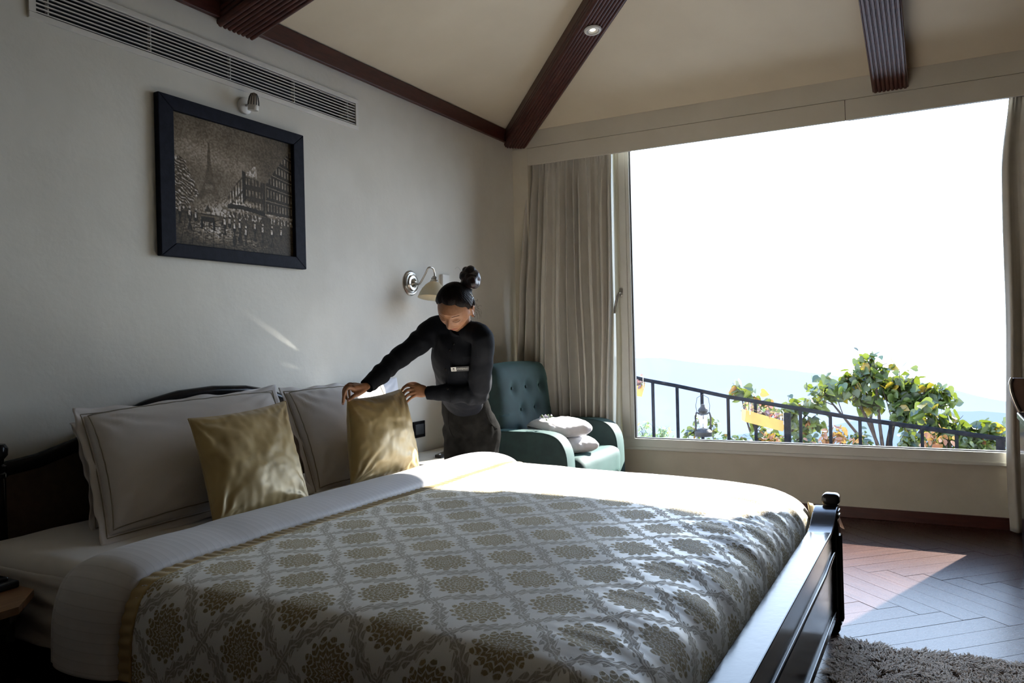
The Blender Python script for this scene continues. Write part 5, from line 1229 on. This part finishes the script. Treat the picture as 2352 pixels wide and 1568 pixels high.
def plant(name, label, cat, base, blobs, size, nleaf, shape, mt, x0, singles=0, group=None, seed=1, twig=True, trunk=.02, spread=.4, bark='bark'):
    """base: pixel of the stem foot; blobs: (px, py, rx_px, ry_px, weight) masses of leaves, standing at x = x0"""
    rr = random.Random(seed); b = P3(*base, x0); root = empty(name, b, label, cat, group); pts = []
    tot = sum(bl[4] for bl in blobs); mb = MB()
    for (px_, py_, rx, ry, wgt) in blobs:
        c = P3(px_, py_, x0); rxx = rx/FPX*(c-CAMP).dot(_f); rzz = ry/FPX*(c-CAMP).dot(_f)
        mid = lerp(b, c, .5)+V((rr.uniform(-.1, .1), rr.uniform(-.1, .1), -.08)); 
        if twig:
            P, R = smooth_path([b, mid, c], [trunk, trunk*.6, trunk*.25], 5); mb.tube(P, [r[0] for r in R], 7)
        k = max(3, int(nleaf*wgt/tot)); tw = max(3, k//7)
        for j in range(tw):
            th = rr.uniform(0, 2*PI); q = rr.random()**.5; q2 = rr.uniform(-1, 1)
            d = _r2*math.cos(th)*rxx*q+V((0, 0, 1))*math.sin(th)*rzz*q+_f*q2*max(rxx, rzz)*spread; e_ = c+d; st_ = lerp(mid, c, rr.uniform(.4, 1.0))
            if twig: mb.tube([st_, lerp(st_, e_, .5)+V((0, 0, .02)), e_], [trunk*.22, trunk*.16, trunk*.1], 5)
            for q_ in range(max(1, k//tw)):
                f_ = rr.uniform(.35, 1.05); pts.append(leaf_matrix(lerp(st_, e_, f_)+V((rr.gauss(0, size*.35), rr.gauss(0, size*.35), rr.gauss(0, size*.35))), size, rr))
    if twig: mb.build('branches', M[bark], root, True)
    rr.shuffle(pts); n1 = min(singles, len(pts))
    if n1:
        me = leaf_me[shape].copy(); me.materials.append(M[mt])
        for m_ in pts[:n1]:
            o = bpy.data.objects.new('leaf', me); C.objects.link(o); o.parent = root; o.matrix_parent_inverse = world_inv(root); o.matrix_basis = m_
    if pts[n1:]: joined('foliage', pts[n1:], shape, mt, root)
    return root
XT = 11.5
plant('broadleaf_tree', 'tree with broad heart shaped leaves rising beyond the railing', 'tree', (2035, 1075),
      [(2010, 840, 45, 40, 1.3), (1945, 870, 55, 35, 1.5), (2070, 880, 50, 38, 1.5), (1890, 900, 42, 38, 1.0), (2120, 905, 45, 34, 1.3), (2170, 900, 30, 32, .7), (1990, 905, 55, 30, 1.0), (2100, 950, 40, 30, 1.0), (2060, 915, 50, 30, 1.0)],
      .125, 760, 'heart', 'leaf', XT, singles=290, seed=3, trunk=.034)
plant('broadleaf_shrub', 'broad leaved shrub behind the yellow planter and railing', 'shrub', (1760, 1060), [(1700, 895, 34, 26, 1), (1745, 915, 42, 40, 1.4), (1725, 955, 36, 35, .9), (1820, 930, 42, 34, 1.0), (1870, 955, 34, 40, .9), (1850, 990, 40, 25, .8), (1740, 1000, 60, 22, 1.2), (1905, 895, 40, 40, .8)],
      .125, 300, 'heart', 'leaf2', XT-.4, singles=250, seed=5, trunk=.022)
plant('leafy_bush', 'dense leafy bush at the right end of the railing', 'shrub', (2230, 1090), [(2170, 970, 55, 30, 1.2), (2240, 985, 60, 30, 1.3), (2200, 1010, 80, 24, 1.4), (2150, 940, 40, 26, .8), (2290, 990, 30, 30, .8), (2120, 1010, 60, 22, 1.0)], .13, 330, 'heart', 'leaf', XT-.8, singles=250, seed=8, trunk=.022)
plant('olive_bush', 'fine grey green bush at the left end of the railing', 'shrub', (1480, 1060), [(1475, 985, 26, 30, 1), (1500, 1000, 20, 18, .6)], .085, 160, 'narrow', 'leaf4', XT-.6, singles=0, seed=11, trunk=.010)
plant('olive_bush', 'small fine leaved bush between the second and third baluster', 'shrub', (1530, 1060), [(1525, 985, 22, 18, 1)], .085, 90, 'narrow', 'leaf4', XT-.5, seed=13, trunk=.009)
plant('leafy_shrub', 'small dark leaved shrub behind the lantern', 'shrub', (1610, 1060), [(1595, 990, 26, 22, 1), (1640, 975, 24, 22, .8), (1612, 960, 30, 16, .5)], .09, 130, 'oval', 'leaf2', XT-.3, seed=15, trunk=.010)
for k, (px_, py_, n_) in enumerate(((1895, 1005, 60), (1940, 1000, 50), (2145, 1008, 46), (1770, 1010, 40))):
    plant('orange_shrub', ('orange leaved plant below the planter', 'orange leaved plant left of the tree stem', 'orange leaved plant right of the tree stem', 'orange leaved plant under the yellow planter')[k] if k else 'orange leaved plant between two balusters left of the tree', 'plant', (px_, 1070), [(px_, py_-8, 34, 24, 1)], .085, n_, 'oval', 'leaf3', XT-1.3, seed=20+k, trunk=.010)
for k, (px_, rx) in enumerate(((1690, 60), (1830, 60), (1980, 60), (2080, 50), (2260, 55))):
    plant('low_shrub', ('low green shrub under the left end of the yellow planter', 'low green shrub at the railing foot, right of the planter', 'low green shrub at the railing foot before the tree stem', 'low green shrub just right of the tree stem', 'low green shrub at the far right of the window')[k], 'shrub', (px_, 1075), [(px_, 1012, rx, 20, 1)], .09, 110, 'oval', 'leaf2', XT-1.0, seed=30+k, trunk=.009)
# railing that slopes down to the right
rb = empty('terrace_railing', (8.6, 1.2, -.3), 'black iron railing sloping down across the terrace outside', 'railing')
XR0, XR1 = 9.25, 8.14
def rp(px_, py_): 
    t = (px_-1480)/(2310-1480); d = ray(px_, py_); dep = lerp(9.6, 6.95, t); return CAMP+d*dep
top = [rp(x, y) for x, y in ((1455, 866), (1485, 873), (1555, 886), (1672, 911), (1838, 939), (1975, 962), (2118, 982), (2305, 1008), (2345, 1014))]
MB().tube(top, [(.022, .013)]*len(top), 8, True, (0, 0, 1)).build('handrail', M['rail'], rb)
def topz(px_):
    xs = [1455, 1485, 1555, 1672, 1838, 1975, 2118, 2305, 2345]; ys = [866, 873, 886, 911, 939, 962, 982, 1008, 1014]; return float(np.interp(px_, xs, ys))
for px_ in (1499, 1555, 1612, 1672, 1735, 1838, 1907, 1975, 2045, 2118, 2197, 2298):
    p = rp(px_, topz(px_)); wd = .015 if px_ not in (2298,) else .035
    MB().box((p.x-.016, p.y-wd, p.z-1.05), (p.x+.016, p.y+wd, p.z)).build('baluster', M['rail'], rb)
p = rp(1808, topz(1808)+14); MB().box((p.x-.03, p.y-.032, p.z-1.0), (p.x+.03, p.y+.032, p.z)).build('newel_post', M['rail'], rb)
pa = rp(1445, topz(1485)+135)
gnd = [rp(1400, 1090), rp(2400, 1200)]
# terrace floor beyond the window
M['terrace'] = simple('terrace_concrete', (.32, .31, .29), (.40, .39, .37), 3, .85, .3, .004, 40)
MB().box((WX+.16, -6, -.75), (9.9, 7, -.62)).build('terrace_floor', M['terrace'], kind='structure')
# yellow planters hung on the railing
M['yellow'] = simple('yellow_plastic', (.22, .115, .006), (.27, .15, .01), 8, .45, .1, .002); M['pink'] = leafmat('red_petals', (.45, .05, .06), (.60, .16, .18), (.25, .3, .08)); M['purp'] = leafmat('purple_leaf', (.10, .04, .06), (.22, .12, .12), (.10, .16, .05))
def planter(label, c1, c2, c3, c4, off, seed):
    "c1..c4: pixels of the front face (top left, top right, bottom right, bottom left)"
    q = [rp(*c) for c in (c1, c2, c3, c4)]; toc = -_f*.02; bk = _f*.16; root = empty('flower_planter', (q[2]+q[3])/2, label, 'planter')
    fr = [p+toc for p in q]; ba = [q[0]+bk, q[1]+bk, lerp(q[2], q[1], .05)+bk*.75, lerp(q[3], q[0], .05)+bk*.75]
    vs = fr+ba; fs = [[0, 1, 2, 3], [7, 6, 5, 4], [1, 5, 6, 2], [4, 0, 3, 7], [3, 2, 6, 7]]
    o = link('planter_box', pyd('planter_box', vs, fs), M['yellow'], root); m = o.modifiers.new('s', 'SOLIDIFY'); m.thickness = .008; baked(o)
    rr = random.Random(seed)
    for nm, mt, n, lift, sz in (('foliage', 'purp', 90, .05, .06), ('blossoms', 'pink', 34, .085, .05)):
        ms = []
        for i in range(n):
            t = rr.random(); e_ = lerp(fr[0], fr[1], t)+bk*rr.random()+V((0, 0, rr.random()*lift*1.6+.0)); ms.append(leaf_matrix(e_, sz, rr))
        joined(nm, ms, 'oval', mt, root)
    for t in (.08, .92):
        a = lerp(fr[0], fr[1], t)+toc*.3; MB().tube([a+V((0, 0, -.04)), a+V((0, 0, .09)), a+V((0, 0, .11))+bk*.3], .004, 6).build('hook', M['metal'], root)
planter('yellow planter box with red flowers hanging on the railing', (1714, 941), (1806, 968), (1796, 989), (1711, 967), 0, 1)
planter('small yellow planter at the left edge of the pane', (1440, 886), (1480, 884), (1473, 910), (1445, 905), 0, 2)
# hurricane lantern
lb = rp(1619, 1000); lt = rp(1619, 905); lb.x = lt.x = (lb.x+lt.x)/2-.10; hgt = .50
s_ = (lt-CAMP).dot(_f)/FPX; lan = empty('hurricane_lantern', V((lt.x, lt.y, lt.z-95*s_)), 'dark hurricane lantern hanging from the railing left of the planter', 'lantern')
Lz = lambda y: lt.z-(y-905)*s_
M['iron'] = simple('lantern_metal', (.012, .012, .012), (.03, .028, .026), 20, .5, .2, .002, spec=.1)
Tm = Matrix.Translation((lt.x, lt.y, 0))
def lat(prof): return [(r*s_, Lz(y)) for r, y in prof]
MB().lathe(lat([(0, 1000), (19, 1000), (20, 990), (16, 985), (12, 982), (0, 982)]), 24, Tm, False).build('fuel_tank', M['iron'], lan, True)
MB().lathe(lat([(0, 926), (4, 927), (6, 933), (10, 937), (12, 942), (9, 945), (11, 950), (0, 951)]), 24, Tm, False).build('chimney_cap', M['iron'], lan, True)
lg = bpy.data.materials.new('lantern_glass'); lg.use_nodes = True; t = lg.node_tree; t.nodes.clear(); tr_ = t.nodes.new('ShaderNodeBsdfTransparent'); gl = t.nodes.new('ShaderNodeBsdfGlossy'); gl.inputs[1].default_value = .05; mx = t.nodes.new('ShaderNodeMixShader'); mx.inputs[0].default_value = .25; ot = t.nodes.new('ShaderNodeOutputMaterial'); t.links.new(tr_.outputs[0], mx.inputs[1]); t.links.new(gl.outputs[0], mx.inputs[2]); t.links.new(mx.outputs[0], ot.inputs[0])
MB().lathe(lat([(7, 951), (10, 958), (11, 966), (9, 976), (7, 982)]), 24, Tm, False).build('globe', lg, lan, True)
for sg in (-1, 1):
    sx = _r2*s_*sg; b_ = V((lt.x, lt.y, 0))
    MB().tube([b_+V((0, 0, Lz(948)))+sx*8, b_+V((0, 0, Lz(946)))+sx*15, b_+V((0, 0, Lz(955)))+sx*17.5, b_+V((0, 0, Lz(978)))+sx*17, b_+V((0, 0, Lz(990)))+sx*18], .0105, 8).build('side_tube', M['iron'], lan, True)
b_ = V((lt.x, lt.y, 0)); MB().tube([b_+V((0, 0, Lz(y)))+_r2*s_*x for x, y in ((-14, 948), (-16, 930), (-13, 912), (0, 904), (13, 912), (16, 930), (14, 948))], .003, 6, False).build('wire_handle', M['iron'], lan, True)
# far hills and the valley floor, haze put into their colours
def hill(name, label, prof, dist, col, base=1300, seed=1, thick=.09):
    N1 = 160; xs = np.linspace(prof[0][0], prof[-1][0], N1); ys = np.interp(xs, [p[0] for p in prof], [p[1] for p in prof]); vs = []; R = 12
    for j in range(R):
        f_ = j/(R-1)
        for x, y in zip(xs, ys):
            k_ = .004*dist*fbm((x*.006, seed, f_*3), 4)*(1 if j else 1); d = ray(float(x), float(y)); p = CAMP+d*dist
            d0 = V((d.x, d.y, 0)).normalized(); q = p-d0*dist*thick*f_; zb_ = lerp(p.z, -dist*.16-8, f_**.8); vs.append(V((q.x, q.y, zb_+k_*(1-f_*.5))))
    fs = [[j*N1+i, j*N1+i+1, (j+1)*N1+i+1, (j+1)*N1+i] for j in range(R-1) for i in range(N1-1)]
    m = mat(name+'_haze_tint', col, 1.0, spec=0, build=lambda t, b: {'Base Color': mix(t, noise(t, .02*1000/dist, 5), tuple(c*.96 for c in col), col)})
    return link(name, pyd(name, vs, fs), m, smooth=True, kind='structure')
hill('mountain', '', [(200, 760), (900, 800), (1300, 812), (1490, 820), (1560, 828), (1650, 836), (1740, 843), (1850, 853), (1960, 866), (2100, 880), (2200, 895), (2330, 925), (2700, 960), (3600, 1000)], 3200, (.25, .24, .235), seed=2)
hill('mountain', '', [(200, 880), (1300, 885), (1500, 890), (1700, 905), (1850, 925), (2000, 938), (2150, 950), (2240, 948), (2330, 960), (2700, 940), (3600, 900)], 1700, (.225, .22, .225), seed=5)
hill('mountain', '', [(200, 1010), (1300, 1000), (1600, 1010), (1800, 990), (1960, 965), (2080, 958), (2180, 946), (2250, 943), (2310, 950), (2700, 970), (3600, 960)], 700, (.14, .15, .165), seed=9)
for o in [o for o in bpy.data.objects if o.name.startswith('mountain')]: pass
MB().box((10.5, -4000, -400), (5000, 6000, -390)).build('valley_ground', mat('valley_haze_tint', (.05, .07, .09), 1), kind='structure')  # bluish haze in the colour, kept dark to limit bounce
